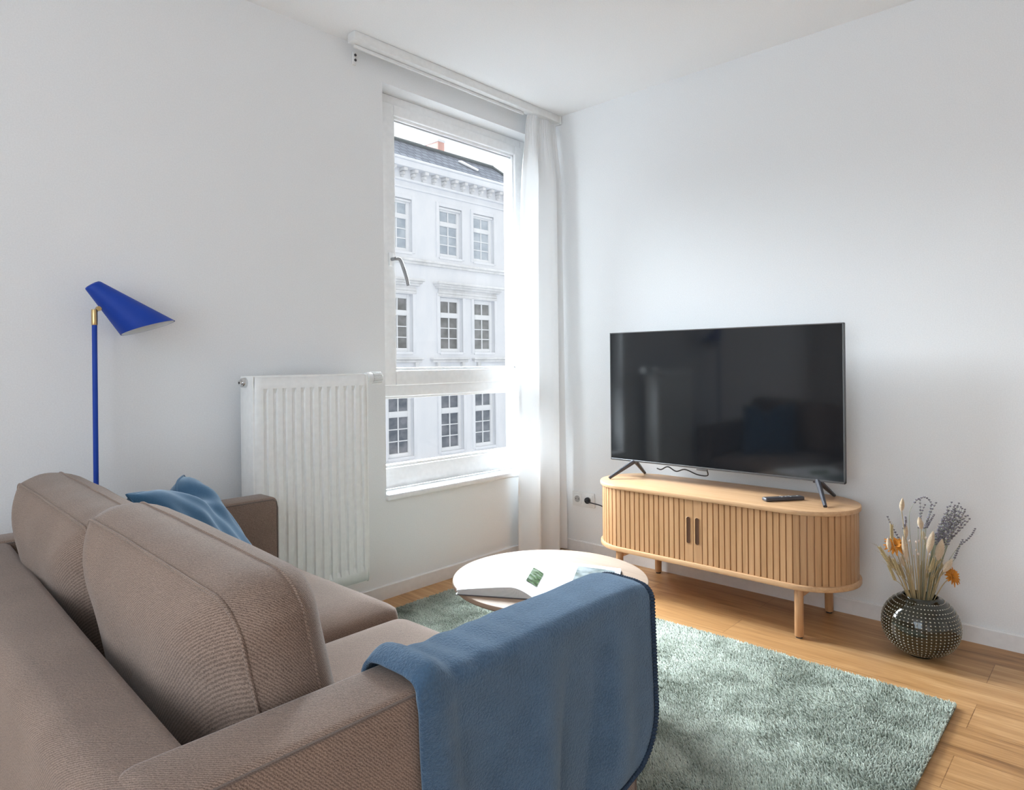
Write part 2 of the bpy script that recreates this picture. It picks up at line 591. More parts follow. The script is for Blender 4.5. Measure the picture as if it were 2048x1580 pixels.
def smooth_path(pts, sub=6):
    pts = [Vector(p) for p in pts]
    if len(pts) < 3:
        return pts
    out = []
    for i in range(len(pts) - 1):
        p0 = pts[i - 1] if i else pts[0] * 2 - pts[1]
        p1, p2 = pts[i], pts[i + 1]
        p3 = pts[i + 2] if i + 2 < len(pts) else p2 * 2 - p1
        for k in range(sub):
            t = k / sub
            out.append(0.5 * ((2 * p1) + (p2 - p0) * t + (2 * p0 - 5 * p1 + 4 * p2 - p3) * t * t + (3 * p1 - p0 - 3 * p2 + p3) * t ** 3))
    out.append(pts[-1])
    return out

def tube(pts, r, n=8, closed=False, r_end=None, cap=True):
    pts = [Vector(p) for p in pts]
    v, f = [], []
    m_ = len(pts)
    ref = None
    for i, p in enumerate(pts):
        if closed:
            d = pts[(i + 1) % m_] - pts[i - 1]
        else:
            d = pts[min(i + 1, m_ - 1)] - pts[max(i - 1, 0)]
        d.normalize()
        if ref is None:
            ref = d.orthogonal().normalized()
        ref = (ref - d * ref.dot(d)).normalized()
        b = d.cross(ref)
        rr = r if r_end is None else r + (r_end - r) * i / (m_ - 1)
        for k in range(n):
            t = 2 * PI * k / n
            v.append(p + ref * (rr * cos(t)) + b * (rr * sin(t)))
    rng = m_ if closed else m_ - 1
    for i in range(rng):
        i2 = (i + 1) % m_
        for k in range(n):
            k2 = (k + 1) % n
            f.append((i * n + k, i * n + k2, i2 * n + k2, i2 * n + k))
    if cap and not closed:
        f.append(tuple(reversed(range(n))))
        f.append(tuple((m_ - 1) * n + k for k in range(n)))
    return v, f

def sweep_y(profile, y0, y1):
    """closed xz profile extruded along y"""
    n = len(profile)
    v = [(x, y0, z) for x, z in profile] + [(x, y1, z) for x, z in profile]
    f = [(i, (i + 1) % n, n + (i + 1) % n, n + i) for i in range(n)]
    f += [tuple(reversed(range(n))), tuple(range(n, 2 * n))]
    return v, f

def sweep_x(profile, x0, x1):
    n = len(profile)
    v = [(x0, y, z) for y, z in profile] + [(x1, y, z) for y, z in profile]
    f = [(i, (i + 1) % n, n + (i + 1) % n, n + i) for i in range(n)]
    f += [tuple(reversed(range(n))), tuple(range(n, 2 * n))]
    return v, f

def grid(rows):
    """rows of equally many points -> quads"""
    h, w = len(rows), len(rows[0])
    v = [p for r in rows for p in r]
    f = [(i * w + j, i * w + j + 1, (i + 1) * w + j + 1, (i + 1) * w + j) for i in range(h - 1) for j in range(w - 1)]
    return v, f

def solid(o, t, offset=-1):
    md = o.modifiers.new('thickness', 'SOLIDIFY')
    md.thickness = t
    md.offset = offset
    return o

def subdiv(o, lv=1):
    md = o.modifiers.new('smooth', 'SUBSURF')
    md.levels = lv
    md.render_levels = lv
    return o

# ------------------------------------------------------------------ room shell
H = 2.6
XL, YB = -5.0, -4.6            # far ends of the room behind the photographer
WX0, WX1, WZ0, WZ1 = -1.232, -0.075, 0.495, 2.47      # window opening in wall A (y = 0)
DEP = 0.30
struct(obj('floor', box(XL - .3, .2, YB - .2, DEP, -0.12, 0), M['floor']))
struct(obj('ceiling', box(XL - .3, .2, YB - .2, DEP, H, H + .15), M['ceiling']))
g = G()
g.add(box(XL - .2, WX0, 0, DEP, 0, H)).add(box(WX1, .2, 0, DEP, 0, H))
g.add(box(WX0, WX1, 0, DEP, WZ1, H)).add(box(WX0, WX1, 0, DEP, 0, WZ0 - .03))
struct(obj('wall_window', g.geo(), M['wall'], smooth=0))
struct(obj('wall_television', box(0, .2, YB - .2, 0, 0, H), M['wall'], smooth=0))
struct(obj('wall_back', box(XL - .2, 0, YB - .2, YB, 0, H), M['wall'], smooth=0))
# wall behind the photographer, with an opening for the added fill window
g = G()
BW0, BW1, BZ1 = -3.6, -1.0, 2.5
g.add(box(XL - .2, XL, YB, BW0, 0, H)).add(box(XL - .2, XL, BW1, 0, 0, H))
g.add(box(XL - .2, XL, BW0, BW1, BZ1, H)).add(box(XL - .2, XL, BW0, BW1, 0, .38))
struct(obj('wall_left', g.geo(), M['wall'], smooth=0))
def skirt(profile_h=0.066, t=0.012):
    return [(0, 0), (-t, 0), (-t, profile_h - .004), (-t + .004, profile_h), (0, profile_h)]
struct(obj('baseboard_television', sweep_y(skirt(), YB, 0), M['trim'], smooth=0))
struct(obj('baseboard_window', sweep_x([(y, z) for y, z in skirt()], XL, -0.012), M['trim'], smooth=0))

# ------------------------------------------------------------------ window 1
YF = 0.10                       # room-side face of the fixed frame
win = bpy.data.objects.new('window_1', None)
COL.objects.link(win)
win.location = (WX0, 0.1, WZ0)
ORIGIN[win] = Vector(win.location)
win['kind'] = 'structure'
FW = 0.065
g = G()
b_ = .006
g.add(box(WX0, WX0 + FW, YF, YF + .08, WZ0, WZ1, b_)).add(box(WX1 - FW, WX1, YF, YF + .08, WZ0, WZ1, b_))
g.add(box(WX0 + FW, WX1 - FW, YF, YF + .08, WZ1 - .062, WZ1, b_)).add(box(WX0 + FW, WX1 - FW, YF, YF + .08, WZ0, WZ0 + .105, b_))
g.add(box(WX0 + FW, WX1 - FW, YF, YF + .08, .955, 1.025, b_))
# glazing bead of the fixed light
for x0, x1, z0, z1 in ((WX0 + FW - .002, WX0 + FW + .014, WZ0 + .10, .957), (WX1 - FW - .014, WX1 - FW + .002, WZ0 + .10, .957), (WX0 + FW, WX1 - FW, WZ0 + .10, WZ0 + .118), (WX0 + FW, WX1 - FW, .943, .957)):
    g.add(box(x0, x1, YF + .012, YF + .05, z0, z1, .003))
obj('frame', g.geo(), M['pvc'], win)
g = G()
SX0, SX1, SZ0, SZ1 = WX0 + .055, WX1 - .055, 1.012, WZ1 - .05
SW = .075
SY0, SY1 = YF - .018, YF + .06
for x0, x1, z0, z1 in ((SX0, SX0 + SW, SZ0, SZ1), (SX1 - SW, SX1, SZ0, SZ1), (SX0 + SW, SX1 - SW, SZ1 - SW + .022, SZ1), (SX0 + SW, SX1 - SW, SZ0, SZ0 + SW)):
    g.add(box(x0, x1, SY0, SY1, z0, z1, .006))
for x0, x1, z0, z1 in ((SX0 + SW - .002, SX0 + SW + .013, SZ0 + SW, SZ1 - SW + .022), (SX1 - SW - .013, SX1 - SW + .002, SZ0 + SW, SZ1 - SW + .022), (SX0 + SW, SX1 - SW, SZ1 - SW + .008, SZ1 - SW + .024), (SX0 + SW, SX1 - SW, SZ0 + SW - .002, SZ0 + SW + .014)):
    g.add(box(x0, x1, SY0 + .014, SY1 - .01, z0, z1, .003))
sash = obj('sash', g.geo(), M['pvc'], win)
obj('gasket', G().add(box(SX0 + SW + .012, SX1 - SW - .012, SY0 + .026, SY0 + .034, SZ1 - SW + .002, SZ1 - SW + .009)).geo(), M['plastic_g'], sash)
def pane(x0, x1, z0, z1, y):
    return [(x0, y, z0), (x1, y, z0), (x1, y, z1), (x0, y, z1)], [(0, 1, 2, 3)]
obj('upper_pane', pane(SX0 + SW, SX1 - SW, SZ0 + SW, SZ1 - SW + .022, YF + .02), M['glass'], sash, smooth=0)
obj('lower_pane', pane(WX0 + FW, WX1 - FW, WZ0 + .10, .957, YF + .03), M['glass'], win, smooth=0)
# lever handle on the left stile
hx, hz = SX0 + SW * .60, 1.640
g = G()
obj('handle_plate', box(hx - .014, hx + .014, SY0 - .012, SY0, hz - .035, hz + .035, .006), M['pvc'], sash)
g.add(cyl((hx, SY0 - .012, hz), (hx, SY0 - .045, hz), .009))
g.add(tube(smooth_path([(hx, SY0 - .04, hz), (hx + .02, SY0 - .05, hz - .004), (hx + .036, SY0 - .055, hz - .04), (hx + .055, SY0 - .055, hz - .09), (hx + .066, SY0 - .055, hz - .13)], 5), .0095, 10))
obj('handle', g.geo(), M['steel'], sash, label='grey metal lever handle')
# inner sill board
struct(obj('trim_1', box(WX0 - .004, WX1 + .004, -.022, YF + .01, WZ0 - .03, WZ0, .008, 3), M['sill']))

# unseen window frame, added to carry the room fill light
fill_win = bpy.data.objects.new('fill_window', None)
COL.objects.link(fill_win)
fill_win.location = (XL, -2.3, .38)
ORIGIN[fill_win] = Vector(fill_win.location)
fill_win['kind'] = 'structure'
g = G()
for y0, y1, z0, z1 in ((BW0, BW0 + .07, .38, BZ1), (BW1 - .07, BW1, .38, BZ1), (BW0 + .07, BW1 - .07, BZ1 - .07, BZ1), (BW0 + .07, BW1 - .07, .38, .45), (-2.34, -2.26, .45, BZ1 - .07)):
    g.add(box(XL - .045, XL - .005, y0, y1, z0, z1, .005))
obj('frame', g.geo(), M['pvc'], fill_win)

# ------------------------------------------------------------------ curtain rail and curtain
rail = thing('curtain_rail', (-0.72, -.085, 2.56), 'long white ceiling curtain rail running above the window to the corner', 'curtain rail')
obj('track', box(-1.462, -.004, -.113, -.056, 2.557, 2.6, .005), M['plastic_w'], rail)
obj('runner_lip', box(-1.44, -.30, -.078, -.068, 2.541, 2.556, .002), M['plastic_w'], rail)
obj('end_cap', box(-.016, -.002, -.118, -.052, 2.548, 2.599, .004), M['plastic_w'], rail)
g = G()
g.add(box(-1.403, -1.385, -.012, 0, 2.498, 2.556, .003))
g.add(cyl((-1.395, -.012, 2.539), (-1.395, -.018, 2.539), .007, n=12)).add(cyl((-1.395, -.012, 2.516), (-1.395, -.018, 2.516), .007, n=12))
obj('end_bracket', g.geo(), M['plastic_w'], rail)
for zs_ in (2.539, 2.516):
    obj('screw', cyl((-1.395, -.017, zs_), (-1.395, -.021, zs_), .0062, n=12), M['tv_body'], rail)

def curtain_mesh():
    rows = []
    nz, ns = 60, 150
    for i in range(nz + 1):
        t = i / nz                       # 0 top .. 1 bottom
        z = 2.553 + (0.012 - 2.553) * t
        k = min(1, t / .16)
        k = k * k * (3 - 2 * k)
        row = []
        xl = -.272 + (-.372 + .272) * (t ** .55)
        xr = -.022
        for j in range(ns + 1):
            s = j / ns
            x = xl + (xr - xl) * s
            y = -.086 - .045 * s * k - .012 * t
            # gathered folds
            ph = s * 2 * PI * 2.6 + .8 * sin(3.1 * s + 1.1) + .35 * sin(2.2 * t + 4 * s)
            amp = (.012 + .034 * k) * (0.55 + .45 * sin(PI * min(1, s * 1.25 + .1)))
            y += amp * sin(ph) - .006 * sin(2 * ph + 1.2 + 1.5 * t) * k
            x += .016 * k * sin(ph * .5 + 2.0 + 1.4 * t) * (1 - abs(2 * s - 1))
            fine = .003 * (1 - k) * sin(s * 2 * PI * 22)
            row.append((min(x, -.008), min(y + fine, -.03), z))
        rows.append(row)
    return grid(rows)
cur = obj('curtain', curtain_mesh(), M['curtain'], origin=(-.2, -.1, 0), smooth=80)
tag(cur, 'sheer white curtain gathered at the corner beside the window', 'curtain')

# ------------------------------------------------------------------ radiator
RX0, RX1, RY0, RY1, RZ0, RZ1 = -1.968, -1.438, -.152, -.052, .165, 1.078
rad = thing('radiator', ((RX0 + RX1) / 2, 0, RZ0), 'white ribbed panel radiator on the wall left of the window', 'radiator')
def ribbed(y, sgn):
    xs = [RX0 + .004]
    n = 12
    x0, x1 = RX0 + .028, RX1 - .022
    p = (x1 - x0) / n
    prof = [(RX0 + .006, 0.0)]
    for k in range(n):
        a = x0 + p * k
        prof += [(a + p * .38, 0.0), (a + p * .60, 1.0), (a + p * .86, 1.0), (a + p * .94, 0.0)]
    prof += [(RX1 - .006, 0.0)]
    zs = [(RZ0 + .006, 0), (RZ0 + .05, 0), (RZ0 + .07, 1), (RZ1 - .07, 1), (RZ1 - .05, 0), (RZ1 - .006, 0)]
    rows = [[(x, y + sgn * .0095 * d * k, z) for x, d in prof] for z, k in zs]
    return grid(rows)
o = obj('front_panel', ribbed(RY0, 1), M['radiator'], rad, smooth=15)
solid(o, .006, 0)
obj('side_cover', box(RX0, RX0 + .012, RY0 - .003, RY1, RZ0, RZ1, .004), M['radiator'], rad)
obj('side_cover', box(RX1 - .012, RX1, RY0 - .003, RY1, RZ0, RZ1, .004), M['radiator'], rad)
obj('bottom_rail', box(RX0 + .012, RX1 - .012, RY0, RY0 + .03, RZ0, RZ0 + .012, .003), M['radiator'], rad)
g = G().add(box(RX0 + .012, RX1 - .012, RY0 - .003, RY0 + .008, RZ1 - .008, RZ1, .002)).add(box(RX0 + .012, RX1 - .012, RY1 - .010, RY1, RZ1 - .008, RZ1, .002))
for k in range(26):
    x = RX0 + .02 + k * (RX1 - RX0 - .04) / 25
    g.add(box(x, x + .006, RY0 + .004, RY1 - .006, RZ1 - .010, RZ1 - .002))
obj('top_grille', g.geo(), M['radiator'], rad)
obj('rear_panel', box(RX0 + .014, RX1 - .014, RY1 - .02, RY1 - .006, RZ0 + .01, RZ1 - .01, .004), M['radiator'], rad)
for zz in (.34, .95):
    for xx in (RX0 + .1, RX1 - .1):
        obj('wall_bracket', box(xx - .02, xx + .02, RY1 - .008, -.001, zz, zz + .04, .003), M['radiator'], rad)
vz = 1.052
g = G().add(cyl((RX0 + .002, -.10, vz), (RX0 - .018, -.10, vz), .020, .018, 20, bev=.003)).add(cyl((RX0 - .016, -.10, vz), (RX0 - .026, -.10, vz), .010, .009, 16))
vp = obj('vent_plug', g.geo(), M['chrome'], rad, label='grey metal vent plug')
obj('vent_hole', cyl((RX0 - .0262, -.10, vz), (RX0 - .0268, -.10, vz), .0045, n=12), M['rubber'], vp)
valve = obj('thermostat_valve', G().add(cyl((RX1 - .004, -.10, vz + .004), (RX1 + .028, -.10, vz + .004), .019, .019, 24, bev=.003)).add(cyl((RX1 + .026, -.10, vz + .004), (RX1 + .052, -.10, vz + .004), .027, .028, 28, bev=.004)).geo(), M['plastic_w'], rad)
g = G()
for k in range(22):
    a = 2 * PI * k / 22
    dy, dz = cos(a), sin(a)
    mt = Matrix.Translation((RX1 + .075, -.10 + dy * .0262, vz + .004 + dz * .0262)) @ Matrix.Rotation(a, 4, 'X')
    g.add(box(-.022, .026, -.004, .003, -.0022, .0022, .0012, 1, mt))
g.add(cyl((RX1 + .052, -.10, vz + .004), (RX1 + .104, -.10, vz + .004), .0245, .0235, 28, bev=.004))
obj('valve_knob', g.geo(), M['plastic_w'], valve)
obj('valve_ring', cyl((RX1 + .006, -.10, vz + .004), (RX1 + .014, -.10, vz + .004), .0215, n=24), M['chrome'], valve, label='chrome union ring')

# ------------------------------------------------------------------ wall socket and plug
sock = thing('wall_socket', (0, -.254, .315), 'white double wall socket low on the wall beside the curtain', 'socket')
y0, y1, z0, z1 = -.333, -.175, .272, .356
obj('cover_frame', box(-.010, 0, y0, y1, z0, z1, .003), M['plastic_w'], sock)
def socket_insert(yc):
    zc = (z0 + z1) / 2
    g = G()
    g.add(box(-.014, -.008, yc - .029, yc + .029, zc - .029, zc + .029, .003))
    v, f = lathe([(.0215, 0.0), (.0205, .001), (.0195, -.004)], n=32)
    g.add(([(-.014 - z, yc + x, zc + y) for x, y, z in v], f))
    return g.geo()
def socket_cup(yc):
    zc = (z0 + z1) / 2
    g = G()
    g.add(cyl((-.0142, yc, zc), (-.0152, yc, zc), .0192, n=32))
    return g.geo()
for yc in (y1 - .0395, y0 + .0395):
    ins = obj('socket_insert', socket_insert(yc), M['plastic_w'], sock)
    cup = obj('socket_cup', socket_cup(yc), M['plastic_g'], ins, label='grey round recess')
    if yc > -.25:
        zc = (z0 + z1) / 2
        obj('pin_hole', G().add(cyl((-.0150, yc - .0095, zc), (-.0158, yc - .0095, zc), .0027, n=10)).add(cyl((-.0150, yc + .0095, zc), (-.0158, yc + .0095, zc), .0027, n=10)).geo(), M['plastic_b'], ins)
pl = thing('power_plug', (-.03, y0 + .0395, .314), 'round black plug with its cable in the wall socket', 'plug')
zc = .314
obj('plug_body', G().add(cyl((-.0153, y0 + .0395, zc), (-.030, y0 + .0395, zc), .0185, .0180, 28, bev=.003)).add(cyl((-.030, y0 + .0395, zc), (-.044, y0 + .034, zc - .002), .010, .007, 16)).geo(), M['plastic_b'], pl)
obj('power_cable', tube(smooth_path([(-.042, y0 + .035, zc - .002), (-.05, y0 - .02, zc - .004), (-.045, y0 - .08, zc - .012), (-.03, -.55, zc - .05), (-.012, -.72, .24)], 6), .0034, 8), M['plastic_b'], pl)

# ------------------------------------------------------------------ floor lamp
LX, LY = -2.4855, -.112
lamp = thing('floor_lamp', (LX, LY, 0), 'cobalt blue floor lamp with a tilted cone shade behind the sofa', 'floor lamp')
obj('base', cyl((LX, LY, 0.0), (LX, LY, .018), .092, n=48, bev=.004), M['blue'], lamp)
obj('pole', cyl((LX, LY, .018), (LX, LY, 1.258), .0078, n=20), M['blue'], lamp)
g = G().add(cyl((LX, LY, 1.257), (LX, LY, 1.309), .0092, n=20, bev=.0015)).add(cyl((LX, LY, 1.301), (LX + .018, LY, 1.316), .0055, n=14)).add(cyl((LX + .012, LY - .006, 1.312), (LX + .012, LY + .006, 1.312), .008, n=16))
obj('swivel_joint', g.geo(), M['brass'], lamp, label='brass swivel joint')
def shade_geo():
    bc = Vector((-2.486, LY, 1.3855))
    ba = Vector((.0195, 0, .0135)) * 1.12
    oc = Vector((-2.3205, LY, 1.2530))
    oa = Vector((.0845, 0, .0235))
    yb, yo = .0255, .078
    n = 56
    rows = []
    ax = (bc - oc).normalized()
    for t, k in ((1.045, .0), (1.045, .55), (1.035, .85), (1.018, .96)):
        c = oc + (bc - oc) * t
        rows.append([c + ba * (k * cos(2 * PI * i / n)) + Vector((0, yb * k * sin(2 * PI * i / n), 0)) for i in range(n + 1)])
    for q in range(0, 15):
        t = 1 - q / 14
        c = oc + (bc - oc) * t
        a = oa + (ba - oa) * t
        y = yo + (yb - yo) * t
        tl = -.013 * (1 - t)
        rows.append([c + a * cos(2 * PI * i / n) + Vector((0, y, tl)) * sin(2 * PI * i / n) for i in range(n + 1)])
    return rows
rows = shade_geo()
sh = obj('lamp_shade', grid(rows), M['blue'], lamp, smooth=50)
inner = []
oc = Vector((-2.3205, LY, 1.2530))
for r in rows[4:]:
    c = sum((p for p in r[:-1]), Vector()) / (len(r) - 1)
    inner.append([c + (p - c) * .965 - Vector((0, 0, 0)) for p in r])
obj('shade_lining', grid(list(reversed(inner))), M['shade_in'], sh, smooth=50, label='white inner lining')
obj('bulb', lathe([(.001, .03), (.012, .026), (.019, .012), (.0205, 0), (.017, -.014), (.010, -.028), (.010, -.05)], (-2.40, LY, 1.318), 20), M['plastic_w'], lamp)

# ------------------------------------------------------------------ sofa
YI0, YI1, YO0, YO1 = -1.722, -.302, -1.842, -.186
AZ = .632
sofa = thing('sofa', (-2.42, -1.01, 0), 'taupe fabric two seat sofa with square arms facing the television', 'sofa')
fab = M['sofa']
def arm_geo(ya, yb):
    xa, xb, za, zb = -2.935, -1.945, .10, AZ
    bm = bmesh.new()
    bmesh.ops.create_cube(bm, size=1)
    for v in bm.verts:
        v.co = Vector(((xa + xb) / 2 + v.co.x * (xb - xa), (ya + yb) / 2 + v.co.y * (yb - ya), (za + zb) / 2 + v.co.z * (zb - za)))
    rear = [e for e in bm.edges if all(v.co.x < xa + .01 for v in e.verts)]
    bmesh.ops.bevel(bm, geom=rear, offset=.045, segments=6, profile=.5, affect='EDGES')
    fr = [e for e in bm.edges if all(v.co.x > xb - .01 for v in e.verts) and abs(e.verts[0].co.z - zb) < .01 and abs(e.verts[1].co.z - zb) < .01]
    bmesh.ops.bevel(bm, geom=fr, offset=.02, segments=4, profile=.5, affect='EDGES')
    sharp = [e for e in bm.edges if e.calc_face_angle(0) > .7]
    bmesh.ops.bevel(bm, geom=sharp, offset=.012, segments=3, profile=.5, affect='EDGES')
    bm.verts.index_update()
    r = ([v.co.copy() for v in bm.verts], [[v.index for v in f.verts] for f in bm.faces])
    bm.free()
    return r
for ya, yb in ((YO0, YI0), (YI1, YO1)):
    a = obj('armrest', arm_geo(ya, yb), fab, sofa)
    g = G()
    for ys, sg in ((ya, -1), (yb, 1)):
        ysx = ys - sg * .002
        loop = [(-1.948, ysx, .12)] + [(-1.947, ysx, AZ - .04), (-1.951, ysx, AZ - .018), (-1.965, ysx, AZ - .008)] + [(-2.2, ysx, AZ - .0075), (-2.6, ysx, AZ - .0075), (-2.86, ysx, AZ - .0085), (-2.905, ysx, AZ - .02)]
        g.add(tube(loop, .0028, 6))
    obj('piping', g.geo(), M['seam'], a)
# back frame between the arms
def back_profile():
    xi, xo, zt, r = -2.815, -2.945, .628, .042
    p = [(xi, .12), (xi, zt - .02), (xi - .006, zt - .006), (xi - .02, zt)]
    for k in range(9):
        a = PI / 2 + PI / 2 * k / 8
        p.append((xo + r + r * cos(a), zt - r + r * sin(a)))
    p += [(xo - .004, .40), (xo, .12)]
    return p
nseg = 24
rows = []
for i in range(nseg + 1):
    y = (YO0 + .012) + (YO1 - YO0 - .024) * i / nseg
    s = i / nseg
    bow = -.012 + .086 * s
    rows.append([(x + bow * (1.0 if x > -2.85 else .35) * (1.0 if z > .3 else .3), y, z - .006 * sin(PI * s) * (1 if z > .5 else 0)) for x, z in back_profile()])
obj('backrest_frame', grid(rows), fab, sofa, smooth=50)
obj('seat_base', box(-2.80, -1.975, YI0, YI1, .12, .285, .012, 3), fab, sofa)

def rrect(w, h, r, n=12, per=14):
    """points of a rounded rectangle, centred, with straight sides subdivided"""
    pts = []
    cs = [(w / 2 - r, h / 2 - r, 0), (-w / 2 + r, h / 2 - r, PI / 2), (-w / 2 + r, -h / 2 + r, PI), (w / 2 - r, -h / 2 + r, 1.5 * PI)]
    for k, (cx_, cy_, a0) in enumerate(cs):
        arc = [(cx_ + r * cos(a0 + PI / 2 * i / n), cy_ + r * sin(a0 + PI / 2 * i / n)) for i in range(n + 1)]
        pts += arc
        nx = cs[(k + 1) % 4]
        nxt = (nx[0] + r * cos(nx[2]), nx[1] + r * sin(nx[2]))
        for i in range(1, per):
            pts.append((arc[-1][0] + (nxt[0] - arc[-1][0]) * i / per, arc[-1][1] + (nxt[1] - arc[-1][1]) * i / per))
    return pts

def cushion(w, h, t, r, bulge_f, bulge_b, crown, mtx, wr=0.0, seed=0.0, sag=0.0, side_wr=0.0):
    """boxed cushion: rounded-rectangle outline in local xy, front at +z; returns mesh and its two seam loops"""
    out = rrect(w, h, r)
    n = len(out)
    v, f, loops = [], [], []
    rings = []
    K = 14
    def warp(p, s):
        q = Vector(p)
        q.y -= sag * (.5 - q.x / w) * (q.y / h + .5)
        if wr:
            q.z += wr * mnoise.noise(Vector((q.x * 6 + seed, q.y * 6, seed))) * s
        return q
    # front panel, centre to edge
    def panel(sgn, bulge, pw=3.6):
        res = []
        for k in range(K + 1):
            s = (k / K) ** .6
            ring = []
            for x, y in out:
                z = sgn * (t / 2 + bulge * (1 - s ** pw))
                ring.append(warp((x * s, y * s, z), 1 - s * .7))
            res.append(ring)
        return res
    fr = panel(1, bulge_f, 9.0 if bulge_f > .03 else 5.0)
    bk = panel(-1, bulge_b)
    band = []
    B = 8
    for k in range(1, B):
        u = k / B
        ring = []
        for i, (x, y) in enumerate(out):
            a = out[(i + 1) % n]
            b = out[i - 1]
            nx, ny = a[1] - b[1], -(a[0] - b[0])
            l = math.hypot(nx, ny) or 1
            c = crown * sin(PI * u)
            if side_wr:
                arc = i / n * 2 * PI
                c += side_wr * sin(PI * u) * (sin(31 * arc + 2.2 * u + seed) * .6 + sin(47 * arc - 3 * u + 1.7 * seed) * .4) * (.35 + .65 * mnoise.noise(Vector((x * 5 + seed, y * 5, 1.3))) ** 2 * 4)
            ring.append(warp((x + nx / l * c, y + ny / l * c, t / 2 - t * u), 0))
        band.append(ring)
    seq = fr + band + list(reversed(bk))
    for ring in seq:
        v += [mtx @ p for p in ring]
    for k in range(len(seq) - 1):
        for i in range(n):
            j = (i + 1) % n
            f.append((k * n + i, k * n + j, (k + 1) * n + j, (k + 1) * n + i))
    loops = [[mtx @ p for p in fr[-1]], [mtx @ p for p in bk[-1]]]
    return (v, f), loops

def frame_mtx(o, ex, ey, ez):
    m_ = Matrix((Vector(ex), Vector(ey), Vector(ez))).transposed().to_4x4()
    m_.translation = Vector(o)
    return m_

# back cushions: local x along +y (world), local y up the leaning back, local z to the front (+x)
lean = math.radians(11.5)
def back_cushion(yc, w, dx, dz, tip, seed):
    up = Vector((-sin(lean), 0, cos(lean)))
    ex = Vector((0, 1, 0))
    up = (Matrix.Rotation(tip, 3, 'X') @ up).normalized()
    ex = (ex - up * ex.dot(up)).normalized()
    ez = ex.cross(up)
    if ez.x < 0:
        ez = -ez
        ex = -ex
    org = Vector((-2.665 + dx, yc, .607 + dz))
    geo, loops = cushion(w, .43, .098, .070, .064, .064, .010, frame_mtx(org, ex, up, ez), wr=.010, seed=seed, sag=.036, side_wr=.0026)
    c = obj('back_cushion', geo, fab, sofa, smooth=60)
    g = G()
    for lp in loops:
        g.add(tube(lp, .0030, 6, closed=True))
    obj('piping', g.geo(), M['sofa'], c)
back_cushion(-1.358, .685, 0.0, .004, 0.0, 2.0)
back_cushion(-.660, .685, .012, -.006, 0.0, 5.0)
# seat cushions
def seat_cushion(yc, w, zt, seed):
    t = .060
    org = Vector((-2.25, yc, zt - .035 - t / 2))
    geo, loops = cushion(.64, w, t, .035, .036, .020, .006, frame_mtx(org, (1, 0, 0), (0, 1, 0), (0, 0, 1)), wr=.006, seed=seed)
    obj('seat_cushion', geo, fab, sofa, smooth=80)
seat_cushion(-1.365, .700, .391, 3.0)
seat_cushion(-.660, .700, .417, 9.0)
for lx in (-2.86, -2.02):
    for ly in (-1.79, -.24):
        obj('leg', cyl((lx, ly, 0.0), (lx, ly, .13), .016, .022, 20), M['oak_z'], sofa)

# ------------------------------------------------------------------ throw pillow
def pillow_geo():
    A = Vector((-2.575, -.695, .784))      # left ear
    B = Vector((-2.315, -.392, .768))      # right ear
    dn = Vector((.215, -.080, -.395))
    n = 40
    ex = (B - A)
    nrm = ex.cross(dn).normalized()
    if nrm.x < 0:
        nrm = -nrm
    def pt(u, v, sgn):
        # pincushion outline
        uu = u * 2 - 1
        vv = v * 2 - 1
        k = .055
        pu = uu * (1 - k * (1 - vv * vv))
        pv = vv * (1 - k * (1 - uu * uu))
        p = A + ex * ((pu + 1) / 2) + dn * ((pv + 1) / 2)
        th = .088 * ((1 - uu ** 4) * (1 - vv ** 4)) ** .55
        # chop in the middle of the upper edge
        ch = math.exp(-((uu - .12) / .34) ** 2) * math.exp(-((vv + 1) / .55) ** 2)
        p = p + dn * (.14 * ch) + nrm * (.015 * ch * sgn * (1 - vv ** 4))
        # creases running from the chop
        cr = .007 * sin(9 * uu + 4 * vv) * math.exp(-((vv + .6) / .5) ** 2) + .0035 * sin(17 * uu - 6 * vv + 1)
        return p + nrm * (sgn * (th + cr * (1 - vv ** 4) * (1 - uu ** 4)))
    fr = [[pt(i / n, j / n, 1) for i in range(n + 1)] for j in range(n + 1)]
    bk = [[pt(1 - i / n, j / n, -1) for i in range(n + 1)] for j in range(n + 1)]
    g = G().add(grid(fr)).add(grid(bk))
    seam = [fr[0][i] for i in range(n + 1)] + [fr[j][n] for j in range(1, n + 1)] + [fr[n][n - i] for i in range(1, n + 1)] + [fr[n - j][0] for j in range(1, n)]
    return g.geo(), seam
geo, seam = pillow_geo()
pil = obj('throw_pillow', geo, M['pillow'], origin=(-2.3, -.58, .42), smooth=70)
tag(pil, 'blue velvet throw pillow with a dented top in the far sofa corner', 'pillow')
obj('piping', tube(seam, .0035, 6, closed=True), M['pillow'], pil)

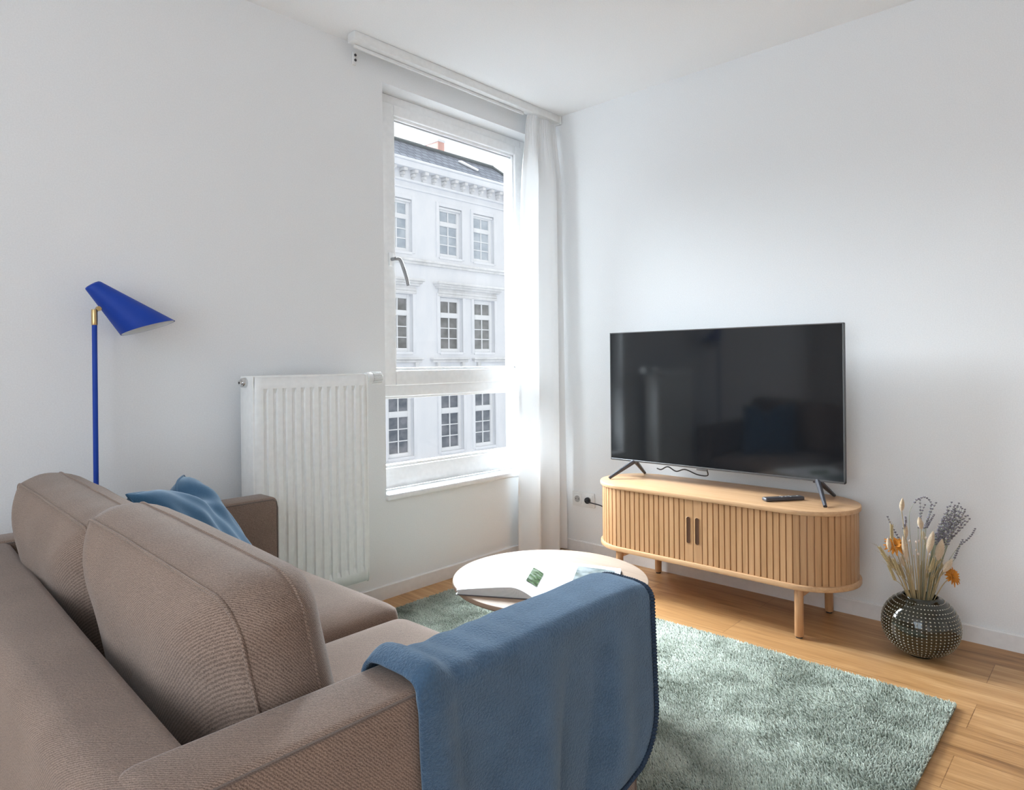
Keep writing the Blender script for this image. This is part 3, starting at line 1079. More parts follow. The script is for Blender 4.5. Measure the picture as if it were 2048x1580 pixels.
# ------------------------------------------------------------------ blanket over the near arm
def blanket_geo():
    yi, yo, zt = YI0 + .012, YO0 - .013, AZ + .012
    r = .030
    path = []
    for z in np.linspace(.590, zt - r, 5):
        path.append((yi, z))
    for k in range(1, 9):
        a = PI / 2 * k / 8
        path.append((yi - r + r * cos(a), zt - r + r * sin(a)))
    for y in np.linspace(yi - r, yo + r, 8)[1:-1]:
        path.append((y, zt + .002))
    for k in range(0, 9):
        a = PI / 2 * k / 8
        path.append((yo + r - r * sin(a), zt - r + r * cos(a)))
    zb = .262
    nd = 34
    for k in range(1, nd + 1):
        path.append((yo, zt - r + (zb - zt + r) * k / nd))
    L_ = [0]
    for a, b in zip(path, path[1:]):
        L_.append(L_[-1] + math.hypot(a[0] - b[0], a[1] - b[1]))
    tot = L_[-1]
    nx = 90
    rows = []
    for (y, z), l in zip(path, L_):
        row = []
        hang = max(0, (zt - r - z) / (zt - r - zb)) if y < yo + .001 else 0.0
        d_end = tot - l
        R = .115
        x_r = -1.903
        if d_end < R:
            x_r = x_r - R + math.sqrt(max(0, R * R - (R - d_end) ** 2))
        x_l = -2.548 + .022 * hang
        for j in range(nx + 1):
            t = j / nx
            x = x_l + (x_r - x_l) * t
            yy, zz = y, z
            # hanging folds on the outer side
            f = hang ** .8 * (.022 * sin(x * 19 + 1.2 + .8 * hang) + .014 * sin(x * 31 + 2.0 + 1.5 * hang) + .005 * sin(x * 55))
            taper = min(1.0, max(0.0, (x_r - x) / .16))
            yy -= max(f * taper + .012 * hang, -.004)
            # front end sags past the arm
            e = max(0, (x + 1.965) / .08)
            if hang == 0:
                zz -= .020 * e * e
            # soft wrinkles across the arm
            if y > yo + .004:
                zz += .0028 * math.exp(-((x - x_l) / .22) ** 2) * sin((x - x_l) * 95 + 9 * (y - yi)) * min(1, (x - x_l) / .06)
            # rolled rear edge
            q = max(0, 1 - (x - x_l) / .075)
            lift = .020 * sin(PI * min(1, q)) + .004 * q
            if hang == 0 and y < yi - .003:
                zz += lift
            else:
                yy += -lift * .55 if y < yo + .01 else lift * .4
            zz += .0025 * mnoise.noise(Vector((x * 9, y * 9, z * 9)))
            row.append((x, yy, zz))
        rows.append(row)
    edge = rows[-1][4:] + [rows[i][-1] for i in range(len(rows) - 2, -1, -1)]
    return grid(rows), edge
geo, edge = blanket_geo()
bl = obj('blanket', geo, M['blanket'], origin=(-2.22, -1.78, .64), smooth=80)
solid(bl, .007, 1)
tag(bl, 'blue fleece blanket draped over the near arm of the sofa', 'blanket')
g = G()
ed = [Vector(p) for p in edge]
acc, pts = 0.0, []
for a, b in zip(ed, ed[1:]):
    d = (b - a).length
    if d < 1e-6:
        continue
    k = math.ceil(d / .004)
    for i in range(k):
        acc_l = acc + d * i / k
        p = a + (b - a) * (i / k)
        pts.append(p)
    acc += d
wob = []
for i, p in enumerate(pts):
    q = pts[min(i + 1, len(pts) - 1)] - pts[max(i - 1, 0)]
    wob.append(p + Vector((0, -.0035, 0)))
g.add(tube(wob, .0036, 6))
for i in range(0, len(wob), 2):
    p = wob[i]
    g.add(lathe([(.0001, .0050), (.0045, .003), (.0066, 0), (.0045, -.003), (.0001, -.0050)], p, 6))
obj('edge_stitching', g.geo(), M['stitch'], bl, label='dark scalloped blanket stitch')

# ------------------------------------------------------------------ coffee table
TX, TY, TZ, TR = -1.463, -1.204, .41, .322
tab = thing('coffee_table', (TX, TY, 0), 'round pale oak coffee table between the sofa and the television cabinet', 'coffee table')
obj('tabletop', lathe([(0.0001, TZ), (TR - .006, TZ), (TR - .002, TZ - .0015), (TR, TZ - .005), (TR, TZ - .012), (TR - .006, TZ - .018), (TR - .03, TZ - .028), (0.0001, TZ - .028)], (TX, TY, 0), 96), M['oak_pale'], tab, smooth=30)
g = G().add(lathe([(.0001, TZ - .03), (.16, TZ - .03), (.16, TZ - .06), (.0001, TZ - .06)], (TX, TY, 0), 48))
obj('apron', g.geo(), M['oak_pale'], tab, smooth=30)
for k in range(3):
    a = PI / 2 + 2 * PI * k / 3 + .5
    obj('leg', cyl((TX + .22 * cos(a), TY + .22 * sin(a), .0235), (TX + .13 * cos(a), TY + .13 * sin(a), TZ - .03), .013, .020, 20), M['oak_pale'], tab)

# ------------------------------------------------------------------ open book on the table
spine_far = Vector((-1.395, -1.150, TZ))
dsp = Vector((-.86, -.51, 0)).normalized()          # along the spine towards the sofa
dl = Vector((-.51, .86, 0)).normalized()            # from the spine out over the left page
HB, WB = .315, .24
book = thing('open_book', (spine_far.x, spine_far.y, TZ), 'thick white picture book lying open on the round coffee table', 'book')
def page_rows(sgn, top, w, hgt):
    rows = []
    n = 22
    for j in range(2):
        row = []
        for i in range(n + 1):
            s = i / n
            if top:
                z = .004 + hgt * (sin(min(1, s / .30) * PI / 2)) * (1 - .62 * max(0, (s - .3) / .7) ** 1.3)
            else:
                z = .0025
            p = spine_far + dsp * (HB * j) + dl * (sgn * w * s)
            row.append(Vector((p.x, p.y, TZ + z)))
        rows.append(row)
    return rows
def block(sgn, w, hgt):
    t, b = page_rows(sgn, True, w, hgt), page_rows(sgn, False, w * .985, hgt)
    g = G()
    layers = 9
    n = len(t[0])
    # page block as a stack of leaves with small ragged fore-edges
    for q in range(layers):
        k0, k1 = q / layers, (q + .74) / layers
        jit = 1 + .012 * sin(q * 2.4) 
        lo = [[b[j][i].lerp(t[j][i], k0) for i in range(n)] for j in range(2)]
        hi = [[b[j][i].lerp(t[j][i], k1) for i in range(n)] for j in range(2)]
        for arr in (lo, hi):
            for j in range(2):
                e = arr[j][-1]
                arr[j][-1] = e + dl * (sgn * w * (jit - 1)) + dsp * (.003 * sin(q * 1.7) * (1 if j else -1))
        v = [p for r in lo for p in r] + [p for r in hi for p in r]
        f = []
        m2 = 2 * n
        for i in range(n - 1):
            f.append((i, i + 1, n + i + 1, n + i))
            f.append((m2 + i, m2 + i + 1, m2 + n + i + 1, m2 + n + i))
            f.append((i, i + 1, m2 + i + 1, m2 + i))
            f.append((n + i, n + i + 1, m2 + n + i + 1, m2 + n + i))
        f.append((n - 1, 2 * n - 1, m2 + 2 * n - 1, m2 + n - 1))
        g.add((v, f))
    return g.geo()
def recalc(o):
    bm = bmesh.new()
    bm.from_mesh(o.data)
    bmesh.ops.recalc_face_normals(bm, faces=bm.faces)
    bm.to_mesh(o.data)
    bm.free()
    return o
mt = frame_mtx(spine_far, dl, dsp, (0, 0, 1))
obj('cover', box(-WB - .004, WB + .004, -.004, HB + .004, 0.0005, .0028, .0006, 1, mt), M['cover'], book)
recalc(obj('left_page_block', block(1, WB, .030), M['paper'], book, smooth=25))
recalc(obj('right_page_block', block(-1, WB, .020), M['paper'], book, smooth=25))
def on_page(sgn, w, hgt, s0, s1, v0, v1, lift=.0012):
    rows = []
    for k in range(9):
        s = s0 + (s1 - s0) * k / 8
        z = .004 + hgt * (sin(min(1, s / .30) * PI / 2)) * (1 - .62 * max(0, (s - .3) / .7) ** 1.3) + lift
        rows.append([Vector((p.x, p.y, TZ + z)) for p in (spine_far + dsp * (HB * vv) + dl * (sgn * w * s) for vv in (v0, v1))])
    return grid(rows)
obj('garden_picture', on_page(1, WB, .030, .03, .17, .30, .72), M['photo'], book, label='small green garden picture near the fold')
obj('landscape_picture', on_page(-1, WB, .020, .42, .93, .12, .95), M['photo_pale'], book, label='pale landscape picture')

# ------------------------------------------------------------------ rug
RGX0, RGX1, RGY0, RGY1 = -1.995, -.642, -2.205, -.172
rug = obj('rug', box(RGX0, RGX1, RGY0, RGY1, .0005, .012, .003, 1), M['rug_back'], origin=((RGX0 + RGX1) / 2, (RGY0 + RGY1) / 2, 0))
tag(rug, 'sage green shaggy rug under the coffee table on the wood floor', 'rug')
def rug_pile():
    rng = np.random.default_rng(3)
    step = .0049
    xs = np.arange(RGX0 + .002, RGX1, step)
    ys = np.arange(RGY0 + .002, RGY1, step)
    X, Y = np.meshgrid(xs, ys)
    X = X.ravel() + rng.uniform(-.5, .5, X.size) * step
    Y = Y.ravel() + rng.uniform(-.5, .5, Y.size) * step
    n = X.size
    # smooth nap field: the pile leans in patches
    def field(seed):
        r = np.random.default_rng(seed)
        o = np.zeros(n)
        for a in range(14):
            k = r.normal(0, 1, 2) * r.uniform(6, 22)
            o += np.sin(k[0] * X + k[1] * Y + r.uniform(0, 6.28)) / (1 + .06 * np.hypot(*k))
        return o / 3.0
    ang = field(1) * 1.6 + rng.normal(0, .7, n) + 2.6
    tilt = .35 + .22 * field(2) + rng.uniform(-.2, .3, n)
    tilt = np.clip(tilt, 0, .95)
    hgt = .0125 + rng.uniform(-.002, .003, n)
    # overhang of the edge tufts
    near_edge = np.minimum.reduce([X - RGX0, RGX1 - X, Y - RGY0, RGY1 - Y])
    hgt = np.where(near_edge < .012, hgt * .9, hgt)
    wdt = .0030
    rot = rng.uniform(0, 2 * np.pi, n)
    V = np.zeros((n, 7, 3), np.float32)
    base = np.stack([X, Y, np.full(n, .010)], 1)
    dirv = np.stack([np.cos(ang) * np.sin(tilt), np.sin(ang) * np.sin(tilt), np.cos(tilt)], 1)
    dir2 = np.stack([np.cos(ang) * np.sin(tilt * 1.7), np.sin(ang) * np.sin(tilt * 1.7), np.cos(tilt * 1.7)], 1)
    mid = base + dirv * (hgt * .55)[:, None]
    tip = mid + dir2 * (hgt * .55)[:, None]
    for k in range(3):
        a = rot + 2 * np.pi * k / 3
        off = np.stack([np.cos(a), np.sin(a), np.zeros(n)], 1) * wdt
        V[:, k] = base + off * .8
        V[:, 3 + k] = mid + off * .85
    V[:, 6] = tip
    idx = np.arange(n)[:, None, None] * 7
    quads = np.array([[0, 1, 4, 3], [1, 2, 5, 4], [2, 0, 3, 5]])[None]
    tris = np.array([[3, 4, 6], [4, 5, 6], [5, 3, 6]])[None]
    Q = (quads + idx).reshape(-1)
    T = (tris + idx).reshape(-1)
    me = bpy.data.meshes.new('pile')
    me.vertices.add(n * 7)
    org = np.array(rug.location, np.float32)
    me.vertices.foreach_set('co', (V.reshape(-1, 3) - org).ravel())
    nq, ntr = n * 3, n * 3
    me.loops.add(nq * 4 + ntr * 3)
    me.loops.foreach_set('vertex_index', np.concatenate([Q, T]).astype(np.int32))
    me.polygons.add(nq + ntr)
    st = np.concatenate([np.arange(nq) * 4, nq * 4 + np.arange(ntr) * 3]).astype(np.int32)
    me.polygons.foreach_set('loop_start', st)
    me.polygons.foreach_set('use_smooth', np.ones(nq + ntr, bool))
    me.update(calc_edges=True)
    me.materials.append(M['rug'])
    o = bpy.data.objects.new('pile', me)
    COL.objects.link(o)
    o.parent = rug
    o['kind'] = 'stuff'
    return o
rug_pile()

# ------------------------------------------------------------------ television cabinet
CXF, CD, CL, CYC, CZ0, CZ1 = -.447, .42, 1.225, -1.2, .198, .519
CXC = CXF + CD / 2
cab = thing('television_cabinet', (CXC, CYC, 0), 'oak cabinet with rounded ends and ribbed sliding doors under the television', 'cabinet')
def stadium(r, half, n=40):
    """xy outline, counter-clockwise, half = half length of the straight part"""
    pts = []
    for k in range(n + 1):
        a = -PI / 2 + PI - PI * 0 + 0
        t = PI * k / n
        pts.append((CXC + r * cos(t), CYC + half + r * sin(t)))
    for k in range(n + 1):
        t = PI + PI * k / n
        pts.append((CXC + r * cos(t), CYC - half + r * sin(t)))
    return pts
def slab(r, half, za, zb, bev=.004):
    v, f = [], []
    rings = [(-bev, za), (-bev * .3, za + bev * .3), (0, za + bev), (0, zb - bev), (-bev * .3, zb - bev * .3), (-bev, zb)]
    n = None
    for o_, z in rings:
        p = stadium(r + o_, half)
        n = len(p)
        v += [(x, y, z) for x, y in p]
    for k in range(len(rings) - 1):
        for i in range(n):
            j = (i + 1) % n
            f.append((k * n + i, k * n + j, (k + 1) * n + j, (k + 1) * n + i))
    f.append(tuple(reversed(range(n))))
    f.append(tuple((len(rings) - 1) * n + i for i in range(n)))
    return v, f
half = CL / 2 - CD / 2
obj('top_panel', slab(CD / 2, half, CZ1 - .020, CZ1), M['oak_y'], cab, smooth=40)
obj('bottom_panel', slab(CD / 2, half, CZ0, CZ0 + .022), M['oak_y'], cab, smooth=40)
RB = CD / 2 - .013
YSPLIT = -1.183
ZA, ZB = CZ0 + .022, CZ1 - .020
def door_path(side, s):
    """point and outward normal at arclength s from the split, side +1 towards the window end"""
    flat = (CYC + half - YSPLIT) if side > 0 else (YSPLIT - (CYC - half))
    if s <= flat:
        return Vector((CXC - RB, YSPLIT + side * s, 0)), Vector((-1, 0, 0))
    a = (s - flat) / RB
    yc = CYC + side * half
    return Vector((CXC - RB * cos(a), yc + side * RB * sin(a), 0)), Vector((-cos(a), side * sin(a), 0))
def tambour(side):
    flat = (CYC + half - YSPLIT) if side > 0 else (YSPLIT - (CYC - half))
    total = flat + RB * PI * .93
    prof = [(0.0008, 0.0), (0.0016, .0035), (.041, .0035), (.0422, -.0015)]
    p = .0262
    s = .0426
    while s + p < total:
        prof += [(s + .0012, -.0035), (s + .0030, .0035), (s + p - .0030, .0035), (s + p - .0012, -.0035)]
        s += p
    rows = []
    for z in (ZA, ZB):
        row = []
        for q, d in prof:
            pt, nn = door_path(side, q)
            pt = pt + nn * d
            row.append((pt.x, pt.y, z))
        rows.append(row)
    return grid(rows)
for side in (1, -1):
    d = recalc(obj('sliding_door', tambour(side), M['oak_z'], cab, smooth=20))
    yc = YSPLIT + side * .021 + .0015
    zc = .362 - .0
    xf = CXC - RB - .0040
    hw, hh = .0096, .060
    ring_o, ring_i, deep = [], [], []
    n = 40
    def oval(w, h):
        pts = []
        for k in range(n):
            a = 2 * PI * k / n
            c, s_ = cos(a), sin(a)
            pts.append((w * c, (h - w) * (1 if s_ > 0 else -1) + w * s_ if abs(s_) > 1e-6 else 0))
        return pts
    o1, o0 = oval(hw + .0016, hh + .0016), oval(hw, hh)
    v = [(xf, yc + a, zc + b) for a, b in o1] + [(xf - .0016, yc + a, zc + b) for a, b in o0] + [(xf + .0035, yc + a * .92, zc + b * .98) for a, b in o0]
    f = []
    for k in range(2):
        for i in range(n):
            j = (i + 1) % n
            f.append((k * n + i, k * n + j, (k + 1) * n + j, (k + 1) * n + i))
    obj('handle_rim', (v, f), M['oak_z'], d)
    v = [(xf - .0002, yc + a * .99, zc + b * .995) for a, b in o0]
    obj('handle_recess', (v, [tuple(range(n))]), M['recess'], d, smooth=0, label='dark oval finger recess')
obj('back_panel', box(CXC + RB - .012, CXC + RB, CYC - half, CYC + half, ZA, ZB), M['oak_y'], cab)
for ly in (-.775, -1.632):
    obj('leg_rail', box(-.40, -.065, ly - .016, ly + .016, CZ0 - .032, CZ0, .003), M['oak_x'], cab)
for lx in (-.412, -.05):
    for ly in (-.775, -1.632):
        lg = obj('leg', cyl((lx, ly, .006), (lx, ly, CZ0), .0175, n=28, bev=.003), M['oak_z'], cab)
        obj('foot_pad', cyl((lx, ly, 0), (lx, ly, .007), .013, n=20), M['rubber'], lg)

# ------------------------------------------------------------------ television
TVX = -.215
TY0, TY1, TZ0, TZ1 = -1.752, -.594, .603, 1.272
tv = thing('television', (TVX + .03, -1.173, CZ1), 'large black flat television switched off on the oak cabinet', 'television')
obj('housing', box(TVX + .004, TVX + .026, TY0, TY1, TZ0, TZ1, .003), M['tv_body'], tv)
obj('rear_cover', box(TVX + .022, TVX + .062, TY0 + .18, TY1 - .18, TZ0 + .03, TZ1 - .25, .015, 3), M['tv_body'], tv)
g = G()
for y0_, y1_, z0_, z1_ in ((TY0, TY0 + .0045, TZ0, TZ1), (TY1 - .0045, TY1, TZ0, TZ1), (TY0, TY1, TZ1 - .0045, TZ1), (TY0, TY1, TZ0, TZ0 + .009)):
    g.add(box(TVX - .001, TVX + .012, y0_, y1_, z0_, z1_, .001, 1))
obj('bezel', g.geo(), M['tv_edge'], tv, label='thin grey metal edge')
obj('screen', box(TVX + .0005, TVX + .006, TY0 + .0045, TY1 - .0045, TZ0 + .009, TZ1 - .0045), M['screen'], tv, smooth=0)
obj('sensor_tab', box(TVX - .001, TVX + .014, -1.140, -1.085, TZ0 - .009, TZ0 + .001, .002), M['tv_edge'], tv)
for yl, yf, yb in ((-.735, -.655, -.705), (-1.640, -1.708, -1.662)):
    g = G()
    top = Vector((TVX + .012, yl, TZ0 + .004))
    def bar(p0, p1, w):
        p0, p1 = Vector(p0), Vector(p1)
        return tube([p0, p0.lerp(p1, .5), p1], w, 10, r_end=w * .62)
    g.add(bar(top, (-.322, yf, CZ1 + .005), .0125))
    g.add(bar(top, (-.062, yb, CZ1 + .005), .0125))
    g.add(box(TVX + .002, TVX + .026, yl - .018, yl + .018, TZ0 - .008, TZ0 + .01, .004))
    obj('stand_leg', g.geo(), M['tv_leg'], tv)
obj('cable', tube(smooth_path([(TVX + .02, -1.13, TZ0 - .004), (TVX + .045, -1.12, TZ0 - .036), (TVX + .06, -1.06, TZ0 - .040), (TVX + .075, -.985, TZ0 - .024), (TVX + .085, -.93, TZ0 - .040), (TVX + .10, -.875, TZ0 - .024), (TVX + .11, -.83, TZ0 - .044), (TVX + .12, -.80, TZ0 - .042)], 6), .0032, 8), M['plastic_b'], tv)

# remote control
rem = thing('remote_control', (-.29, -1.525, CZ1), 'slim dark remote control lying on the oak cabinet below the television', 'remote control')
rd = Vector((.15, -.113, 0)).normalized()
rn = Vector((-rd.y, rd.x, 0))
mt = frame_mtx((-.288, -1.526, CZ1), rd, rn, (0, 0, 1))
obj('body', box(-.090, .090, -.019, .019, .001, .017, .006, 3, mt), M['remote'], rem)
for k, (bx, by) in enumerate([(.066, 0), (.030, .008), (.030, -.008), (.012, 0), (-.010, .007), (-.010, -.007)]):
    p = mt @ Vector((bx, by, .0168))
    obj('button', cyl(p, p + Vector((0, 0, .0014)), .0034 if k else .004, n=12), M['plastic_g'], rem)

# ------------------------------------------------------------------ vase
VX, VY, VR, VH = -.270, -2.030, .130, .235
vase = thing('vase', (VX, VY, 0), 'round smoky olive glass vase with a dotted surface on the floor', 'vase')
def vase_r(z):
    """outer radius at height z"""
    c = .114
    a = (z - c) / (.121 if z > c else .114)
    return VR * max(0, 1 - abs(a) ** 2.15) ** .5
ztop = .2215
prof = [(.0005, .003), (.035, .001), (.042, .0)]
zs = [ .006 + (ztop - .006) * (i / 40) for i in range(41)]
prof += [(max(.040, vase_r(z)), z) for z in zs]
rt = vase_r(ztop)
prof += [(rt - .001, ztop + .003), (rt - .005, ztop + .003), (rt - .007, ztop - .002)]
prof += [(max(.034, vase_r(z) - .006), z) for z in reversed(zs[2:-1])]
prof += [(.03, .012), (.0005, .012)]
obj('body', lathe(prof, (VX, VY, 0), 72), M['vase'], vase, smooth=50)
g = G()
nr = 17
for i in range(nr):
    z = .024 + (.212 - .024) * i / (nr - 1)
    r = vase_r(z)
    cnt = max(20, int(58 * min(1, r / VR)))
    cnt = 54
    dz = .002
    sl = (vase_r(z + dz) - vase_r(z - dz)) / (2 * dz)
    nz = -sl / math.hypot(1, sl)
    nrr = 1 / math.hypot(1, sl)
    br = .0031 * (.55 + .45 * r / VR)
    for k in range(cnt):
        a = 2 * PI * k / cnt
        p = Vector((VX + r * cos(a), VY + r * sin(a), z))
        nn = Vector((nrr * cos(a), nrr * sin(a), nz))
        e1 = Vector((-sin(a), cos(a), 0))
        e2 = nn.cross(e1)
        v = []
        for rr, hh in ((1, -.05), (.85, .42), (.5, .72)):
            for q in range(7):
                t = 2 * PI * q / 7
                v.append(p + e1 * (br * rr * cos(t)) + e2 * (br * rr * sin(t)) + nn * (br * hh))
        v.append(p + nn * (br * .82))
        f = []
        for w in range(2):
            for q in range(7):
                f.append((w * 7 + q, w * 7 + (q + 1) % 7, (w + 1) * 7 + (q + 1) % 7, (w + 1) * 7 + q))
        for q in range(7):
            f.append((14 + q, 14 + (q + 1) % 7, 21))
        g.add((v, f))
obj('raised_dots', g.geo(), M['dots'], vase, smooth=80)

# ------------------------------------------------------------------ dried flowers in the vase (placed in camera-plane terms only through room coordinates)
RT = Vector((.68, -.733, 0))      # direction along the TV-corner diagonal, seen broadside
FT = Vector((.733, .68, 0))
VC = Vector((VX, VY, 0))
def stalk(lat, dep, z, root_lat=None, bow=.0):
    """path from inside the vase neck up to a head position given by broadside offset, depth offset and height"""
    tipp = VC + RT * lat + FT * dep + Vector((0, 0, z))
    rl = lat * .46 if root_lat is None else root_lat
    rl = max(-.050, min(.050, rl))
    neck = VC + RT * rl + FT * max(-.03, min(.03, dep * .5)) + Vector((0, 0, .218))
    foot = VC + RT * (-rl * .8) + FT * (-dep * .2) + Vector((0, 0, .035))
    midp = neck.lerp(tipp, .55) + RT * (bow * .5) + Vector((0, 0, .012))
    return [foot, neck, midp, tipp]
def ellipsoid(c, axis, ln, r, n=12, m_=10, pw=1.0, seed=0):
    axis = Vector(axis).normalized()
    a = axis.orthogonal().normalized()
    b = axis.cross(a)
    v, f = [], []
    for i in range(m_ + 1):
        t = i / m_
        rr = r * (sin(PI * min(max(t, .015), .985)) ** .7) * (1 - .25 * t * pw)
        for k in range(n):
            q = 2 * PI * k / n
            w = 1 + .10 * mnoise.noise(Vector((i * .9 + seed, k * 1.3, seed)))
            v.append(Vector(c) + axis * (ln * (t - .5)) + a * (rr * w * cos(q)) + b * (rr * w * sin(q)))
    for i in range(m_):
        for k in range(n):
            k2 = (k + 1) % n
            f.append((i * n + k, i * n + k2, (i + 1) * n + k2, (i + 1) * n + k))
    f.append(tuple(reversed(range(n))))
    f.append(tuple(m_ * n + k for k in range(n)))
    return v, f
def at_px(px, py, dep=0.0):
    """broadside offset and height of a spot in the bouquet, from picture measurements taken at the vase"""
    D = 2.535 + dep
    d = F + RX * ((px - W_PX / 2) / FOC) - UP * ((py - PPY) / FOC)
    p = Vector((-3.173, -2.628, 1.117)) + d * (D)
    q = p - VC
    return q.dot(RT), q.dot(FT), q.z

# bunny tail grasses: (base x, base y, tip x, tip y, depth, radius, label)
BUNNY = [
    (1803, 1022, 1805, 997, -.02, .0075, 'lone cream bunny tail floating high above the orange flower'),
    (1779, 1100, 1776, 1076, -.05, .0070, 'cream bunny tail lying across the darker orange flower'),
    (1813, 1122, 1806, 1073, -.03, .0082, 'long tan bunny tail beside the darker orange flower'),
    (1812, 1076, 1811, 1048, .02, .0070, 'tan bunny tail standing behind the long tan one'),
    (1843, 1058, 1838, 1035, -.01, .0088, 'topmost cream bunny tail at the bouquet middle'),
    (1849, 1080, 1846, 1062, .01, .0062, 'slim cream bunny tail below the topmost one'),
    (1857, 1104, 1866, 1064, -.04, .0105, 'fat peach bunny tail at the bouquet middle'),
    (1876, 1119, 1884, 1080, -.05, .0125, 'plump wide cream bunny tail beside the peach one'),
    (1888, 1143, 1904, 1119, -.05, .0100, 'pale bunny tail leaning over the bright orange flower'),
    (1808, 1132, 1802, 1112, .0, .0065, 'small brownish bunny tail low among the wheat'),
]
for i, (bx, by, tx, ty, dep, r, lab) in enumerate(BUNNY):
    a, b = at_px(bx, by, dep), at_px(tx, ty, dep)
    pa = VC + RT * a[0] + FT * a[1] + Vector((0, 0, a[2]))
    pb = VC + RT * b[0] + FT * b[1] + Vector((0, 0, b[2]))
    t = thing('bunny_tail_grass', (VX, VY, .03), lab, 'dried flower', 'bunny tails in the vase')
    obj('seed_head', ellipsoid((pa + pb) / 2, pb - pa, (pb - pa).length * 1.1, r * 1.3, 14, 12, seed=i * 3.1), M['bunny'], t, smooth=80)
    pth = stalk(a[0], a[1], a[2] + .004)
    obj('stem', tube(smooth_path(pth, 6), .0013, 6), M['stem'], t)

# wheat ears
WHEAT = [(1776, 1120, 1757, 1092), (1784, 1135, 1764, 1106), (1793, 1140, 1775, 1112), (1800, 1150, 1786, 1116), (1790, 1160, 1777, 1130), (1808, 1155, 1798, 1128),
         (1859, 1142, 1868, 1117), (1866, 1138, 1882, 1116), (1872, 1150, 1886, 1128), (1784, 1078, 1783, 1048)]
for i, (bx, by, tx, ty) in enumerate(WHEAT):
    dep = -.03 + .02 * (i % 3)
    a, b = at_px(bx, by, dep), at_px(tx, ty, dep)
    pa = VC + RT * a[0] + FT * a[1] + Vector((0, 0, a[2]))
    pb = VC + RT * b[0] + FT * b[1] + Vector((0, 0, b[2]))
    side = 'left' if i < 6 else 'right'
    lab = 'dry wheat ear leaning out on the left side of the vase bouquet' if i < 6 else ('dry wheat ear below the plump bunny tails at the bouquet middle' if i < 9 else 'tan pointed seed ear standing up above the darker orange flower')
    t = thing('wheat_ear', (VX, VY, .03), lab, 'dried flower', ('wheat ears on the bouquet left' if i < 6 else 'wheat ears in the bouquet middle') if i < 9 else None)
    g = G()
    ax = (pb - pa)
    ln = ax.length
    ax.normalize()
    e1 = ax.cross(FT).normalized()
    nk = 9
    for k in range(nk):
        for s_ in (-1, 1):
            c = pa + ax * (ln * (k + .25 * (s_ + 1)) / nk) + e1 * (.0030 * s_)
            g.add(ellipsoid(c, ax + e1 * (.45 * s_), .0115, .0034, 6, 5))
    for k in range(6):
        c = pa + ax * (ln * (.4 + .1 * k))
        g.add(tube([c, c + ax * .03 + e1 * (.006 * (k - 2.5))], .0003, 4))
    obj('seed_head', g.geo(), M['wheat'], t, smooth=60)
    obj('stem', tube(smooth_path(stalk(a[0], a[1], a[2]), 6), .0011, 6), M['stem'], t)

# lavender sprigs
rnd = random.Random(11)
LAV = []
for k in range(34):
    LAV.append((1872 + rnd.uniform(-8, 22), 1085 + rnd.uniform(-14, 10), 1880 + 1.75 * k + rnd.uniform(-6, 6), 1002 + 150 * (k / 34 - .55) ** 2 + rnd.uniform(0, 34)))
LAV += [(1842, 1060, 1850, 1010), (1846, 1062, 1862, 1012), (1850, 1060, 1872, 1006), (1836, 1062, 1840, 1000), (1820, 1068, 1834, 998), (1806, 1060, 1811, 1034), (1852, 1058, 1868, 1030), (1918, 1092, 1950, 1058), (1908, 1120, 1925, 1080), (1800, 1080, 1775, 1034)]
for i, (bx, by, tx, ty) in enumerate(LAV):
    dep = rnd.uniform(-.02, .05)
    a, b = at_px(bx, by, dep), at_px(tx, ty, dep)
    pa = VC + RT * a[0] + FT * a[1] + Vector((0, 0, a[2]))
    pb = VC + RT * b[0] + FT * b[1] + Vector((0, 0, b[2]))
    if i < 34:
        lab, grp = 'thin purple grey lavender sprig in the dense tuft on the bouquet right', 'lavender sprigs in the right tuft'
    elif i < 41:
        lab, grp = 'thin purple grey lavender sprig rising behind the bunny tails', 'lavender sprigs behind the bunny tails'
    elif i == 41:
        lab, grp = 'lone lavender sprig leaning out to the right of the tuft', None
    elif i == 42:
        lab, grp = 'lavender sprig just above the bright orange flower', None
    else:
        lab, grp = 'thin dark twig curving up past the darker orange flower', None
    t = thing('lavender_sprig', (VX, VY, .03), lab, 'dried flower', grp)
    n = 9
    bend = rnd.uniform(-.01, .012)
    path = [pa.lerp(pb, k / n) + RT * (bend * sin(PI * k / n)) for k in range(n + 1)]
    if i == 38:
        path = [pa, pa.lerp(pb, .6) - RT * .018, pa.lerp(pb, .9) - RT * .006, pb + RT * .006, pb + RT * .028 + Vector((0, 0, .006)), pb + RT * .046 - Vector((0, 0, .004)), pb + RT * .056 - Vector((0, 0, .022))]
        path = smooth_path(path, 2)
    st = smooth_path(stalk(a[0], a[1], a[2])[:3] + path, 3)
    obj('stem', tube(st, .0010, 5, r_end=.0006), M['lav_stem'], t)
    g = G()
    for k, p in enumerate(path[1 if i != 38 else 4:]):
        for q in range(4):
            an = 2 * PI * q / 4 + k
            d = RT * cos(an) + FT * sin(an)
            sz = .0032 * (1 - .035 * k)
            c = p + d * .0022 + Vector((0, 0, .0014 * (q % 2)))
            g.add(ellipsoid(c, d + Vector((0, 0, .8)), sz * 2.3, sz, 5, 4))
    obj('buds', g.geo(), M['lav'], t, smooth=60)

